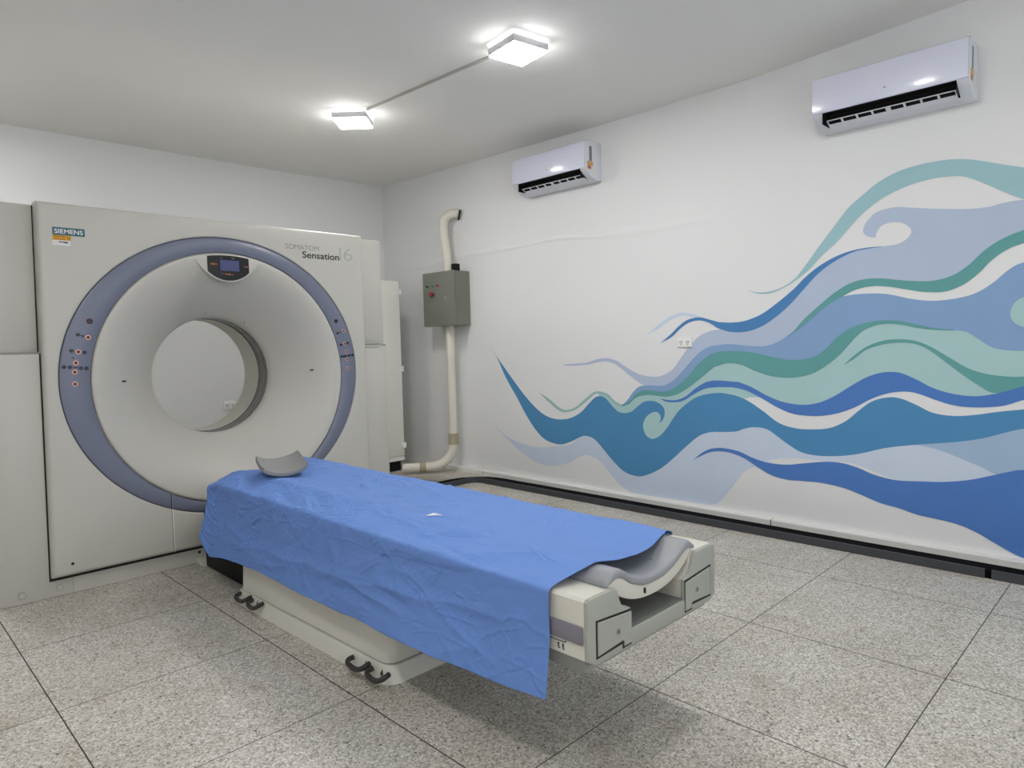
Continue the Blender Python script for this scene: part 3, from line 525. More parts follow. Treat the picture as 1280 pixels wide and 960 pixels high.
def build_pipes():
    # lower conduit: down from the box, bends along the floor to the cabinet
    R = 0.044; x, y = 4.15, 4.950
    p = [(x, y, 1.41), (x, y, 0.36)]
    d = Vector((-0.82, 0.57, 0)).normalized(); rr = 0.21; zc = 0.062+rr
    p.append((x, y, zc+0.01))
    for k in range(1, 10):
        a = math.radians(90*k/9); q = Vector((x, y, zc)) + d*rr*(1-math.cos(a)) - Vector((0, 0, rr*math.sin(a))); p.append(tuple(q))
    e = Vector(p[-1]) + d*0.12; p.append(tuple(e)); p.append(tuple(Vector(p[-1])+d*0.03)); 
    t = thing('floor_conduit', (x, y, 0), 'cream plastic conduit dropping from the electrical box and bending along the floor', 'conduit')
    MB().tube(p[:2], R*0.93, 'pipe', 18).build('straight_pipe', t)
    mb = MB(); mb.tube(p[2:-1], R*0.97, 'pipe', 18); mb.build('elbow', t)
    mb = MB(); mb.tube([(x, y, zc-0.005), (x, y, zc+0.10)], R*1.12, 'pipedark', 18); mb.build('coupling', t)
    MB().tube([tuple(e-d*0.06), tuple(e)], R*1.10, 'pipedark', 18).build('coupling', t)
    MB().tube([tuple(e-d*0.01), tuple(e+d*0.16)], R*0.95, 'pipe', 18).build('floor_pipe', t)
    # upper conduit leaving the box and bending into the wall
    t = thing('upper_conduit', (4.13, 4.95, 1.90), 'short cream conduit rising from the electrical box and curving into the wall', 'conduit')
    pts = catmull([(4.15, 4.955, 1.902), (4.148, 4.965, 2.10), (4.14, 4.985, 2.25), (4.135, 4.985, 2.34), (4.145, 4.97, 2.40), (4.175, 4.94, 2.435), (4.215, 4.90, 2.445), (4.249, 4.875, 2.44)], 6)
    MB().tube(pts, 0.043, 'pipe', 18).build('pipe', t)
    MB().tube([(4.238, 4.882, 2.437), (4.2495, 4.873, 2.434)], 0.050, 'black', 16).build('wall_hole', t)
build_pipes()

# ------------------------------------------------------------------ wall outlets
def outlet(origin, axis):
    pass
def make_outlet_right():
    y, z = 2.503, 1.192
    t = thing('wall_outlet', (XR, y, z), 'small white double socket outlet on the mural wall between the painted waves', 'outlet', 'wall socket outlets')
    MB().box(XR-0.012, XR, y-0.057, y+0.057, z-0.036, z+0.036, 'plate', 0.006, 3).build('cover_plate', t)
    for s in (-0.026, 0.026):
        so = MB().box(XR-0.0135, XR-0.011, y+s-0.017, y+s+0.017, z-0.021, z+0.021, 'plate', 0.002, 1).build('socket', t)
        mb = MB()
        for q in (-0.007, 0.007): mb.box(XR-0.0142, XR-0.013, y+s+q-0.0022, y+s+q+0.0022, z-0.004, z+0.011, 'gap')
        mb.cyl((XR-0.0132, y+s, z-0.012), (XR-0.0142, y+s, z-0.012), 0.004, 'gap', 10)
        mb.build('socket_slots', so, smooth=0)
    return t
oa = make_outlet_right()
ob = copy_tree(oa); ob.location = (2.515, YB, 0.72); ob.rotation_euler.z = PI/2
ob['label'] = 'white double socket outlet on the back wall seen through the scanner bore'

# ------------------------------------------------------------------ cable duct on the floor
def build_duct():
    t = thing('cable_duct', (3.95, 2.0, 0), 'low dark grey cable duct running along the foot of the mural wall', 'cable duct')
    def offs(d):   # path offset towards the wall by d: along the wall, a rounded corner, then away to the left
        c = (3.95-0.10, 4.43-0.10)
        out = [(3.95+d, YF), (3.95+d, c[1])]
        for k in range(1, 9):
            a = math.radians(90*k/8); out.append((c[0]+(0.10+d)*math.cos(a), c[1]+(0.10+d)*math.sin(a)))
        out.append((2.80, 4.43+d)); return out
    def strip(d0, d1, z0, z1, m, y_from=None, y_to=None):
        mb = MB(); a, b = offs(d0), offs(d1)
        if y_from is not None: a[0] = (a[0][0], y_from); b[0] = (b[0][0], y_from)
        if y_to is not None: a = [a[0], (a[1][0], y_to)]; b = [b[0], (b[1][0], y_to)]
        L = [[(*q, z0) for q in a], [(*q, z1) for q in a], [(*q, z1) for q in b], [(*q, z0) for q in b], [(*q, z0) for q in a]]
        mb.loops(L, m, closed=False)
        for e in (0, -1):
            mb.bm.verts.ensure_lookup_table()
        return mb
    strip(0.0, 0.012, 0.0, 0.046, 'duct', y_from=0.675).build('kerb_wall', t)
    strip(0.0, 0.012, 0.0, 0.046, 'duct', y_to=0.648).build('kerb_wall', t)
    MB().box(3.956, 3.968, 0.640, 0.680, 0, 0.044, 'ductin').build('joint_piece', t, smooth=0)
    strip(0.012, 0.243, 0.0, 0.006, 'ductin').build('trough', t)
build_duct()

# ------------------------------------------------------------------ tall cabinet behind the scanner
def build_cabinet():
    x0, x1, y0, y1 = 2.98, 3.905, 5.40, 6.02
    t = thing('equipment_cabinet', ((x0+x1)/2, y0, 0), 'tall cream equipment cabinet standing behind the right end of the scanner', 'cabinet')
    MB().box(x0, x1, y0+0.022, y1, 0.10, 1.845, 'cab', 0.005, 2).build('carcass', t)
    MB().box(x0+0.004, x1-0.002, y0, y0+0.020, 0.145, 1.838, 'cab', 0.006, 2).build('door', t)
    MB().box(x0, x1, y0+0.004, y0+0.03, 0.10, 0.140, 'cab', 0.003, 1).build('lower_panel', t)
    for z in (1.735, 0.996, 0.246):
        MB().box(x1-0.030, x1+0.014, y0-0.012, y0+0.006, z-0.028, z+0.028, 'white', 0.003, 1).build('hinge', t)
    for xa in (x0+0.03, x1-0.16):
        MB().box(xa, xa+0.13, y0+0.03, y0+0.16, 0.0, 0.101, 'black', 0.004, 1).build('foot', t)
    MB().box(x0+0.02, x1-0.02, y0+0.10, y1-0.02, 0.005, 0.099, 'black').build('underframe', t, smooth=0)
build_cabinet()

# ------------------------------------------------------------------ CT gantry
GX, GZ = 1.646, 1.067           # bore axis
def build_gantry():
    xl, xr, yb = 0.492, 2.778, 4.90
    t = thing('ct_scanner_gantry', (GX, 4.45, 0), 'huge cream scanner gantry with blue-grey ring around a round bore', 'medical scanner')
    # --- housing covers
    def side(xa, xb, outer, z0, z1, nm, back=0.0):
        # plan outline, front corner on the outer side rounded and set back a little
        s = 1 if outer > (xa+xb)/2 else -1
        inn = xa if s > 0 else xb
        pl = [(inn, 4.0+back), (outer-s*0.08, 4.002+back*0.6), (outer-s*0.03, 4.008+back*0.4), (outer-s*0.008, 4.022+back*0.4), (outer, 4.05+back*0.4), (outer, yb-0.03), (outer-s*0.03, yb), (inn, yb)]
        mb = MB(); mb.prism(pl, 'z', z0, z1, 'cover', 0.006, 2); return mb.build(nm, t)
    for xa, xb, out in ((xl, 0.80, xl), (2.46, xr, xr)):
        side(xa, xb, out, 1.231, 1.958, 'upper_side_cover', 0.05)
        side(xa, xb, out, 0.0, 1.2245, 'lower_side_cover')
        mb = MB(); mb.box(min(xa, xb)+0.012, max(xa, xb)-0.012, 4.012, yb-0.02, 1.222, 1.234, 'tray'); mb.build('side_seam', t, smooth=0)
    # grip recess on the right
    mb = MB(); mb.prism([(2.572, 1.247), (2.725, 1.247), (2.70, 1.213), (2.572, 1.213)], 'y', 3.9965, 4.004, 'plinth', 0.002, 1)
    mb.prism([(2.58, 1.241), (2.712, 1.241), (2.698, 1.228), (2.58, 1.228)], 'y', 3.9955, 4.0, 'tray'); mb.build('grip_recess', t, smooth=0)
    # plinth
    pl = [(0.801, 4.0), (2.459, 4.0), (2.459, yb-0.02), (0.801, yb-0.02)]
    p = MB().prism(pl, 'z', 0.0, 0.1235, 'cover', 0.003, 1).build('plinth', t)
    for x, z in ((0.584, 0.045), (0.742, 0.044)):
        mb = MB(); mb.cyl((x, 4.0005, z), (x, 3.9985, z), 0.0165, 'tray', 24); mb.cyl((x, 3.999, z), (x, 3.9968, z), 0.0145, 'plinth', 24); mb.build('screw_cap', p)
    mb = MB(); mb.cyl((1.426, 4.0005, 0.062), (1.426, 3.998, 0.062), 0.008, 'gap', 14); mb.build('plinth_hole', p)
    MB().box(0.75, 2.55, 4.004, yb, 1.85, 1.962, 'cover', 0.008, 2).build('top_cover', t)
    # angled foot plate where the table joins
    MB().prism([(3.90, 0.0), (3.90, 0.010), (3.97, 0.030), (3.998, 0.030), (3.998, 0.0)], 'x', 1.405, 1.885, 'cream', 0.003, 1).build('connection_plate', t)
    # --- front cover: rectangle with the elliptical ring opening
    fx0, fx1, fz0, fz1 = 0.706, 2.566, 0.104, 1.967
    ex, ea, ez = 1.631, 0.846, 0.794
    N = 180
    angs = [2*PI*k/N for k in range(N)]
    cc = [math.atan2((z-GZ), (x-GX)) % (2*PI) for x in (fx0, fx1) for z in (fz0, fz1)]
    for c in cc:
        i = min(range(N), key=lambda k: abs((angs[k]-c+PI) % (2*PI)-PI)); angs[i] = c
    def rect(ins, y):
        out = []
        for a in angs:
            c, s = math.cos(a), math.sin(a)
            tx = ((fx1-ins-GX)/c if c > 1e-9 else (fx0+ins-GX)/c) if abs(c) > 1e-9 else 1e9
            tz = ((fz1-ins-GZ)/s if s > 1e-9 else (fz0+ins-GZ)/s) if abs(s) > 1e-9 else 1e9
            k = min(tx, tz); px, pz = GX+k*c, GZ+k*s
            if px < GX: px += 0.034*(pz-fz0)/(fz1-fz0)*(GX-px)/(GX-fx0)     # the left edge leans in slightly
            out.append((px, y, pz))
        return out
    def ell(g, y):
        return [(ex+(ea+g)*math.cos(a), y, 1.072+(ez+g)*math.sin(a)) for a in angs]
    def circ(r, y):
        return [(GX+r*math.cos(a), y, GZ+r*math.sin(a)) for a in angs]
    mb = MB()
    mb.loops([rect(0.004, 4.060), rect(0.0, 4.050), rect(0.0, 3.978), rect(0.002, 3.966), rect(0.007, 3.957), rect(0.014, 3.952), rect(0.022, 3.950), ell(0.012, 3.950), ell(0.004, 3.951), ell(0.002, 3.954), ell(0.002, 3.975)], 'cover')
    fc = mb.build('front_cover', t, smooth=50)
    mb = MB(); mb.prism([(fx0-0.007, fz0-0.0205), (fx0+0.02, fz0-0.0205), (fx0+0.045, 1.225), (fx0+0.0135, 1.225)], 'y', 3.9988, 4.002, 'gap')
    mb.prism([(fx0+0.0145, 1.232), (fx0+0.045, 1.232), (fx0+0.055, fz1-0.012), (fx0+0.0295, fz1-0.012)], 'y', 4.0425, 4.06, 'gap')
    mb.prism([(fx0-0.007, fz0-0.0205), (fx1, fz0-0.0205), (fx1, fz0+0.02), (fx0, fz0+0.02)], 'y', 3.9986, 4.002, 'gap'); mb.build('cover_gap_shade', t, smooth=0)  # this bottom strip paints the shade under the cover onto the plinth front
    # ring
    def lerp(L0, L1, k, y): return [(a[0]*(1-k)+b[0]*k, y, a[2]*(1-k)+b[2]*k) for a, b in zip(L0, L1)]
    CZ = 1.058
    def circ2(r, y): return [(GX+r*math.cos(a), y, CZ+r*math.sin(a)) for a in angs]
    O, I = ell(-0.003, 0), circ2(0.724, 0)
    mb = MB(); mb.loops([ell(0.003, 3.962), ell(-0.003, 3.962), lerp(O, I, 0.0, 3.954), lerp(O, I, 0.06, 3.9505), lerp(O, I, 0.5, 3.948), lerp(O, I, 0.94, 3.9505), lerp(O, I, 1, 3.955), circ2(0.724, 3.966)],
                        ['ringgap', 'ringgap', 'ring', 'ring', 'ring', 'ring', 'ringgap'])
    ring = mb.build('trim_ring', t, smooth=50)
    # funnel, bore
    prof = [(0.724, 3.965), (0.7195, 3.965), (0.7195, 3.952), (0.716, 3.946), (0.709, 3.943), (0.700, 3.9435)]
    mats = ['cover', 'cover', 'cover', 'cover', 'cover']
    for k in range(1, 25):
        s = k/24; prof.append((0.700-0.335*s, 3.9435+0.255*(s**1.55))); mats.append('cover')
    prof += [(0.356, 4.212), (0.3515, 4.226), (0.350, 4.240)]; mats += ['cover']*3
    mb = MB()
    def cz(r): return CZ+(GZ-CZ)*min(1, max(0, (0.70-r)/0.345))
    mb.loops([[(GX+r*math.cos(a), y, cz(r)+r*math.sin(a)) for a in angs] for r, y in prof], mats); mb.build('funnel_cover', t, smooth=50)
    bp = [(0.350, 4.240), (0.352, 4.244), (0.352, 4.285), (0.351, 4.287), (0.351, 4.293), (0.352, 4.295), (0.352, 4.366), (0.350, 4.370)]
    mb = MB(); mb.loops([circ(r, y) for r, y in bp], ['gap', 'bore_dark', 'bore_dark', 'bore_line', 'bore_dark', 'bore_dark', 'gap']); mb.build('scan_window', t, smooth=50)
    rp = [(0.350, 4.370), (0.350, 4.55)] + [(0.350+0.23*(k/10)**1.7, 4.55+0.345*k/10) for k in range(1, 11)]
    mb = MB(); mb.loops([circ(r, y) for r, y in rp], 'bore_light'); mb.build('rear_funnel', t, smooth=50)
    # rear cover with its opening
    def rect2(y):
        out = []
        for a in angs:
            c, s = math.cos(a), math.sin(a)
            tx = ((2.55-GX)/c if c > 0 else (0.72-GX)/c) if abs(c) > 1e-9 else 1e9
            tz = ((1.955-GZ)/s if s > 0 else (0.10-GZ)/s) if abs(s) > 1e-9 else 1e9
            k = min(tx, tz); out.append((GX+k*c, y, GZ+k*s))
        return out
    mb = MB(); mb.loops([circ(0.580, 4.895), circ(0.585, 4.90), rect2(4.90), rect2(4.86)], 'cover'); mb.build('rear_cover', t, smooth=50)
    # seams of the removable lower centre panel
    for x in (1.274, 2.018):
        mb = MB()
        zt = 1.072-math.sqrt(max(0, 1-((x-ex)/ea)**2))*ez
        mb.box(x-0.0022, x+0.0022, 3.9492, 3.952, fz0+0.006, zt-0.002, 'tray'); mb.box(x+0.0022, x+0.006, 3.9490, 3.952, fz0+0.006, zt-0.002, 'white')
        mb.build('panel_seam', t, smooth=0)
    for x in (1.274, 2.018):
        mb = MB()
        zt = 1.072-math.sqrt(max(0, 1-((x-ex)/ea)**2))*ez; zi = CZ-math.sqrt(max(0, 0.724**2-(x-GX)**2))
        mb.box(x-0.002, x+0.002, 3.9465, 3.952, zt+0.003, zi-0.004, 'gap'); mb.box(x+0.002, x+0.0045, 3.9463, 3.952, zt+0.003, zi-0.004, 'txtpale')
        mb.build('ring_seam', ring, smooth=0)
    # small holes and slits
    for x, z in ((0.793, 0.165),):
        MB().cyl((x, 3.9502, z), (x, 3.948, z), 0.0075, 'gap', 14).build('cover_screw', t)
    def funnel_y(r):
        s = (0.700-r)/0.335; return 3.9435+0.255*(s**1.55)
    for x, z in ((1.085, 1.068), (2.196, 1.078)):
        y = funnel_y(math.hypot(x-GX, z-GZ)); MB().box(x-0.016, x+0.016, y-0.004, y+0.004, z-0.004, z+0.004, 'gap', 0.001, 1).build('laser_slit', t)
    for x, z in ((1.60, 1.445), (1.835, 1.392)):
        y = funnel_y(math.hypot(x-GX, z-GZ)); MB().cyl((x, y-0.003, z), (x, y+0.01, z), 0.006, 'tray', 12).build('laser_port', t)
    # --- control display at the top of the funnel
    def arc_top(x, r=0.712): return CZ+math.sqrt(r*r-(x-GX)**2)
    cx = 1.652
    lens = [(x, arc_top(x)) for x in np.linspace(cx-0.190, cx+0.190, 15)]
    low = [(x, 1.612+0.122*abs((x-cx)/0.190)**2.1) for x in np.linspace(cx+0.190, cx-0.190, 23)][1:-1]
    hs = MB(); hs.prism(lens+low, 'y', 3.9415, 4.10, 'cover', 0.004, 2, 'a'); hous = hs.build('display_housing', t, smooth=40)
    xs = np.linspace(cx-0.120, cx+0.120, 11)
    pt = [(x, arc_top(x)-0.005) for x in xs]
    pb = [(x, 1.621+0.050*abs((x-cx)/0.120)**2.2) for x in xs[::-1]]
    disp = MB().prism(pt+pb, 'y', 3.9385, 3.944, 'panel', 0.0015, 1).build('control_display', hous)
    MB().box(1.603, 1.713, 3.9365, 3.9395, 1.676, 1.738, 'screen', 0.001, 1).build('screen', disp)
    for x, z, w, hh in ((1.556, 1.712, .007, .010), (1.570, 1.712, .007, .010), (1.584, 1.712, .003, .008), (1.745, 1.709, .003, .008), (1.757, 1.706, .007, .010), (1.610, 1.662, .003, .003), (1.618, 1.662, .003, .003), (1.632, 1.658, .005, .007), (1.645, 1.657, .005, .008), (1.658, 1.657, .006, .009), (1.674, 1.655, .004, .003), (1.612, 1.750, .006, .003), (1.678, 1.750, .008, .004)):
        MB().box(x-w, x+w, 3.9375, 3.9390, z-hh/2, z+hh/2, 'amber' if z < 1.74 and not (w == .003 and hh == .003) else 'txtgrey').build('display_key', disp, smooth=0)
    # --- control keys on the ring
    KL = [('R', .934, 1.384), ('D', .879, 1.316), ('O', .923, 1.302), ('D', .847, 1.236), ('O', .876, 1.230), ('D', .903, 1.226), ('O', .862, 1.175), ('D', .811, 1.156), ('D', .836, 1.154), ('D', .883, 1.148), ('D', .908, 1.146), ('O', .855, 1.129), ('O', .853, 1.069)]
    KR = [('R', 2.342, 1.392), ('O', 2.392, 1.327), ('D', 2.351, 1.312), ('D', 2.372, 1.236), ('O', 2.397, 1.242), ('D', 2.422, 1.248), ('O', 2.411, 1.188), ('D', 2.377, 1.159), ('D', 2.397, 1.160), ('D', 2.433, 1.165), ('D', 2.456, 1.167), ('O', 2.414, 1.139), ('O', 2.417, 1.080)]
    for k, (kind, x, z) in enumerate(KL+KR):
        sc = 1.0 if k < len(KL) else 0.85
        mb = MB()
        if kind == 'O':
            mb.cyl((x, 3.951, z), (x, 3.9465, z), 0.0125*sc, 'orange', 20); mb.cyl((x, 3.9475, z), (x, 3.9435, z), 0.0080*sc, 'redring', 16, r1=0.0072*sc)
        elif kind == 'R':
            mb.cyl((x, 3.951, z), (x, 3.9465, z), 0.0155*sc, 'redring', 20); mb.cyl((x, 3.9475, z), (x, 3.9435, z), 0.0115*sc, 'button', 18, r1=0.0105*sc)
        else:
            mb.cyl((x, 3.951, z), (x, 3.9445, z), 0.0100*sc, 'button', 18, r1=0.0088*sc)
        o = mb.build('control_key', ring)
        o['label'] = {'O': 'key with an orange ring', 'R': 'larger dark red key', 'D': 'dark round key'}[kind]
    for (x, z, w, hh) in ((.860, 1.152, .010, .003), (.899, 1.308, .004, .006), (.893, 1.312, .003, .003), (.851, 1.200, .006, .003), (2.415, 1.1625, .008, .003), (2.372, 1.318, .006, .003)):
        MB().box(x-w, x+w, 3.9468, 3.9500, z-hh, z+hh, 'button').build('key_marking', ring, smooth=0)
    # --- lettering, badge and stickers
    yt = 3.9492
    text('SOMATOM', 2.012, 2.240, 1.836, yt, 'txtgrey', 'lettering', t, off=-0.006, height=0.031)
    text('Sensation', 2.124, 2.384, 1.788, yt, 'txtblack', 'lettering', t, off=0.017, height=0.041)
    text('16', 2.386, 2.486, 1.789, yt, 'txtpale', 'lettering', t, off=-0.010, height=0.082, spacing=0.72)
    bd = MB().box(0.799, 0.937, 3.9485, 3.951, 1.807, 1.845, 'teal', 0.0008, 1).build('maker_badge', t)
    text('SIEMENS', 0.807, 0.929, 1.8155, 3.9482, 'white', 'lettering', bd, off=0.012, height=0.0215)
    st = MB(); st.box(0.797, 0.876, 3.949, 3.951, 1.782, 1.806, 'yellow'); ys = st.build('warning_sticker', t, smooth=0)
    mb = MB()
    for z in (1.801, 1.793, 1.786): mb.box(0.803, 0.852, 3.9486, 3.950, z-0.0013, z+0.0013, 'black' if z > 1.80 else 'amber')
    for k in range(3):
        a = PI/6+k*2*PI/3; c0 = (0.866, 1.794); pts = [(c0[0]+0.002*math.cos(a), c0[1]+0.002*math.sin(a))]
        for q in (-0.5, 0, 0.5): pts.append((c0[0]+0.0085*math.cos(a+q), c0[1]+0.0085*math.sin(a+q)))
        mb.prism(pts, 'y', 3.9486, 3.950, 'black')
    mb.build('sticker_print', ys, smooth=0)
    ws = MB().box(0.797, 0.872, 3.949, 3.951, 1.757, 1.781, 'sticker').build('service_sticker', t, smooth=0)
    mb = MB(); mb.box(0.822, 0.862, 3.9486, 3.950, 1.771, 1.776, 'navy'); mb.box(0.845, 0.862, 3.9486, 3.950, 1.768, 1.772, 'navy'); mb.box(0.800, 0.816, 3.9486, 3.950, 1.770, 1.774, 'orange'); mb.build('sticker_print', ws, smooth=0)
build_gantry()

# ------------------------------------------------------------------ patient table
TX = 1.655
def padz(x):
    P = [(1.425, .560), (1.432, .577), (1.45, .592), (1.475, .597), (1.505, .589), (1.54, .563), (1.60, .541), (1.655, .536), (1.71, .540), (1.77, .558), (1.81, .579), (1.845, .595), (1.868, .590), (1.878, .565)]
    return float(np.interp(x, [a for a, _ in P], [b for _, b in P]))
def build_table():
    t = thing('patient_table', (TX, 2.3, 0), 'cream patient table on a low pedestal leading into the scanner', 'patient table')
    def slab(x0, x1, y0, y1, z0, z1, r, m, nm, inset=0.0, bev=0.008):
        a, b = rrect(x0, x1, y0, y1, r), rrect(x0+inset, x1-inset, y0+inset, y1-inset, r)
        mb = MB(); L = []
        L.append([(*p, z0) for p in a])
        L.append([(*p, z1-bev) for p in b])
        c = rrect(x0+inset+bev*0.3, x1-inset-bev*0.3, y0+inset+bev*0.3, y1-inset-bev*0.3, r); L.append([(*p, z1-bev*0.3) for p in c])
        c = rrect(x0+inset+bev, x1-inset-bev, y0+inset+bev, y1-inset-bev, r); L.append([(*p, z1) for p in c])
        vs = mb.loops(L, m)
        i = mb.mi(m); f = mb.bm.faces.new(vs[-1]); f.material_index = i; f = mb.bm.faces.new(vs[0][::-1]); f.material_index = i
        return mb.build(nm, t, smooth=40)
    def bow(o):      # the long sides draw in slightly towards the foot-end corners
        for v in o.data.vertices:
            y = v.co.y+2.3
            if y < 2.28: v.co.x -= math.copysign(0.026*((2.28-y)/0.28)**2, v.co.x)
        return o
    base = slab(1.306, 2.004, 1.985, 3.26, 0.0, 0.064, 0.05, 'cream', 'base_skirt', inset=0.014)
    bow(base)
    bow(MB().prism(rrect(1.336, 1.974, 2.013, 3.21, 0.038), 'z', 0.062, 0.0705, 'gap').build('skirt_gap', t, smooth=0))
    bow(slab(1.328, 1.982, 2.006, 3.22, 0.0695, 0.345, 0.04, 'cream', 'pedestal', inset=0.010))
    MB().box(1.42, 1.88, 3.21, 3.895, 0.004, 0.335, 'black', 0.01, 2).build('cable_bellows', t)
    # carriage
    half = [(1.36, .372), (1.325, .392), (1.325, .547), (1.333, .555), (1.445, .555), (1.456, .545), (1.464, .520), (1.474, .500), (1.490, .488), (1.515, .482), (1.515, .420)]
    prof = half + [(2*TX-x, z) for x, z in half[::-1]]
    prof = [(x, z) for x, z in prof]
    MB().prism(prof, 'y', 1.0815, 3.43, 'cream').build('carriage', t, smooth=30)
    MB().prism(prof, 'y', 1.068, 1.0805, 'endgrey', 0.005, 2, 'a').build('end_cover', t, smooth=30)
    MB().prism([(1.517, .4205), (1.793, .4205), (1.793, .4235), (1.517, .4235)], 'y', 1.073, 3.42, 'slot').build('slot_floor', t, smooth=0)
    MB().prism([(1.331, .388), (1.345, .346), (1.965, .346), (1.979, .388)], 'y', 1.095, 3.42, 'tray', 0.006, 2).build('under_tray', t)
    # raised panels and gap lines on the foot end
    for s, side in ((1, 'l'), (-1, 'r')):
        fx = lambda x: x if s > 0 else 2*TX-x
        pl = [(1.362, .487), (1.512, .474), (1.512, .386), (1.478, .386), (1.478, .398), (1.472, .404), (1.362, .397)]
        big = [(1.356, .493), (1.514, .4805), (1.514, .380), (1.472, .380), (1.472, .394), (1.356, .390)]
        mb = MB(); mb.prism([(fx(x), z) for x, z in big], 'y', 1.0672, 1.0688, 'gap'); mb.build('panel_gap', t, smooth=0)
        pn = MB().prism([(fx(x), z) for x, z in pl], 'y', 1.064, 1.0685, 'endgrey', 0.0015, 1, 'a').build('access_panel', t, smooth=30)
        mb = MB(); mb.cyl((fx(1.448), 1.0642, .437), (fx(1.448), 1.0615, .437), 0.008, 'tray', 16); mb.box(fx(1.448)-.0015, fx(1.448)+.0015, 1.0608, 1.062, .432, .442, 'gap'); mb.build('panel_screw', pn)
    # side handle rails with print below
    for x, s in ((1.325, -1), (1.985, 1)):
        mb = MB(); xa, xb = (x-0.007, x+0.002) if s < 0 else (x-0.002, x+0.007)
        mb.box(xa, xb, 1.0835, 3.40, .433, .482, 'rail', 0.004, 2); mb.build('side_rail', t)
    mb = MB(); xs = 1.3243
    mb.box(xs, 1.326, 1.145, 1.30, .4225, .4245, 'gap'); mb.box(xs, 1.326, 1.143, 1.146, .4245, .4295, 'gap')
    for yy in (1.150, 1.166):
        mb.box(xs, 1.326, yy, yy+.009, .415, .4175, 'gap'); mb.box(xs, 1.326, yy+.003, yy+.006, .404, .4165, 'gap'); mb.box(xs, 1.326, yy-.001, yy+.006, .4025, .405, 'gap'); mb.box(xs, 1.326, yy+.001, yy+.008, .409, .411, 'gap')
    mb.build('side_markings', t, smooth=0)
    # cradle shell under the pad
    top = [(x, padz(x)-0.024) for x in np.linspace(1.432, 1.872, 25)]
    bot = [(x, .476+0.062*abs((x-TX)/0.20)**2.4) for x in np.linspace(1.846, 1.464, 25)]
    MB().prism(top+bot, 'y', 1.088, 3.42, 'cream', 0.004, 2, 'a').build('cradle', t, smooth=40)
    MB().prism([(1.606, .492), (1.611, .492), (1.611, .507), (1.606, .507)], 'y', 1.083, 1.09, 'gap').build('cradle_mark', t, smooth=0)
    # vinyl pad
    xs = np.linspace(1.425, 1.878, 41)
    up = [(x, padz(x)) for x in xs]; dn = [(x, max(padz(x)-0.029, .509) if 1.45 < x < 1.86 else .557) for x in xs[::-1]]
    sm = lambda P: [(P[i][0], (P[max(i-1, 0)][1]+2*P[i][1]+P[min(i+1, len(P)-1)][1])/4) for i in range(len(P))]
    up, dn = sm(sm(up)), sm(sm(dn))
    mid = [((a[0]+b[0])/2, (a[1]+b[1])/2) for a, b in zip(up, dn[::-1])]; mid = mid+mid[::-1]
    mb = MB(); L = []
    for y, k in ((1.082, .35), (1.0845, .66), (1.089, .87), (1.096, .98), (1.106, 1.0), (1.5, 1.0), (3.38, 1.0)):
        L.append([(m_[0]+(p[0]-m_[0])*k, y, m_[1]+(p[1]-m_[1])*k) for p, m_ in zip(up+dn, mid)])
    vs = mb.loops(L, 'pad'); i = mb.mi('pad')
    for ring_ in (vs[0], vs[-1]):
        nn = len(up)
        for q in range(nn-1):
            mb.bm.faces.new((ring_[q], ring_[q+1], ring_[2*nn-2-q], ring_[2*nn-1-q])).material_index = i
    pd = mb.build('mattress_pad', t, smooth=60)
    mb = MB(); mb.cyl((1.735, 1.145, padz(1.735)-.002), (1.735, 1.145, padz(1.735)+.002), 0.006, 'rail', 12, r1=0.004); mb.build('pad_stud', pd)
    # foot pedals: two bent bars at each end of the skirt, with printed arrows
    def pedal_set(yc):
        for y0, y1 in ((yc+0.118, yc+0.010), (yc-0.012, yc-0.114)):
            pts = catmull([(1.322, y0, .050), (1.303, y0+.002, .047), (1.292, y0-.006, .043), (1.287, y0-.024, .040), (1.286, (y0+y1)/2, .037), (1.287, y1+.024, .041), (1.293, y1+.006, .049), (1.303, y1-.002, .056), (1.322, y1, .060)], 5)
            pl = MB().tube(pts, 0.0098, 'pedal', 10).build('foot_pedal', t)
        def arrow(ya, up):
            mb = MB(); X_ = lambda z: (1.306+0.026*((2.28-yc)/0.28)**2*0.45 if yc < 2.28 else 1.306)+0.012*z/0.056-0.002
            def q(y, z): return (X_(z)-0.0012, y, z)
            za, zb, tip, sgn = (.024, .050, .066, 1) if up else (.034, .062, .024, -1)
            mb.poly([q(ya-.003, za), q(ya+.003, za), q(ya+.003, zb), q(ya-.003, zb)], 'txtblack')
            mb.poly([q(ya, tip), q(ya-.012, tip-sgn*.025), q(ya, tip-sgn*.018), q(ya+.012, tip-sgn*.025)], 'txtblack')
            mb.build('pedal_arrow', base, smooth=0, recalc=False)
        arrow(yc+0.032, False); arrow(yc-0.072, True)
    pedal_set(2.083); pedal_set(3.075)
build_table()

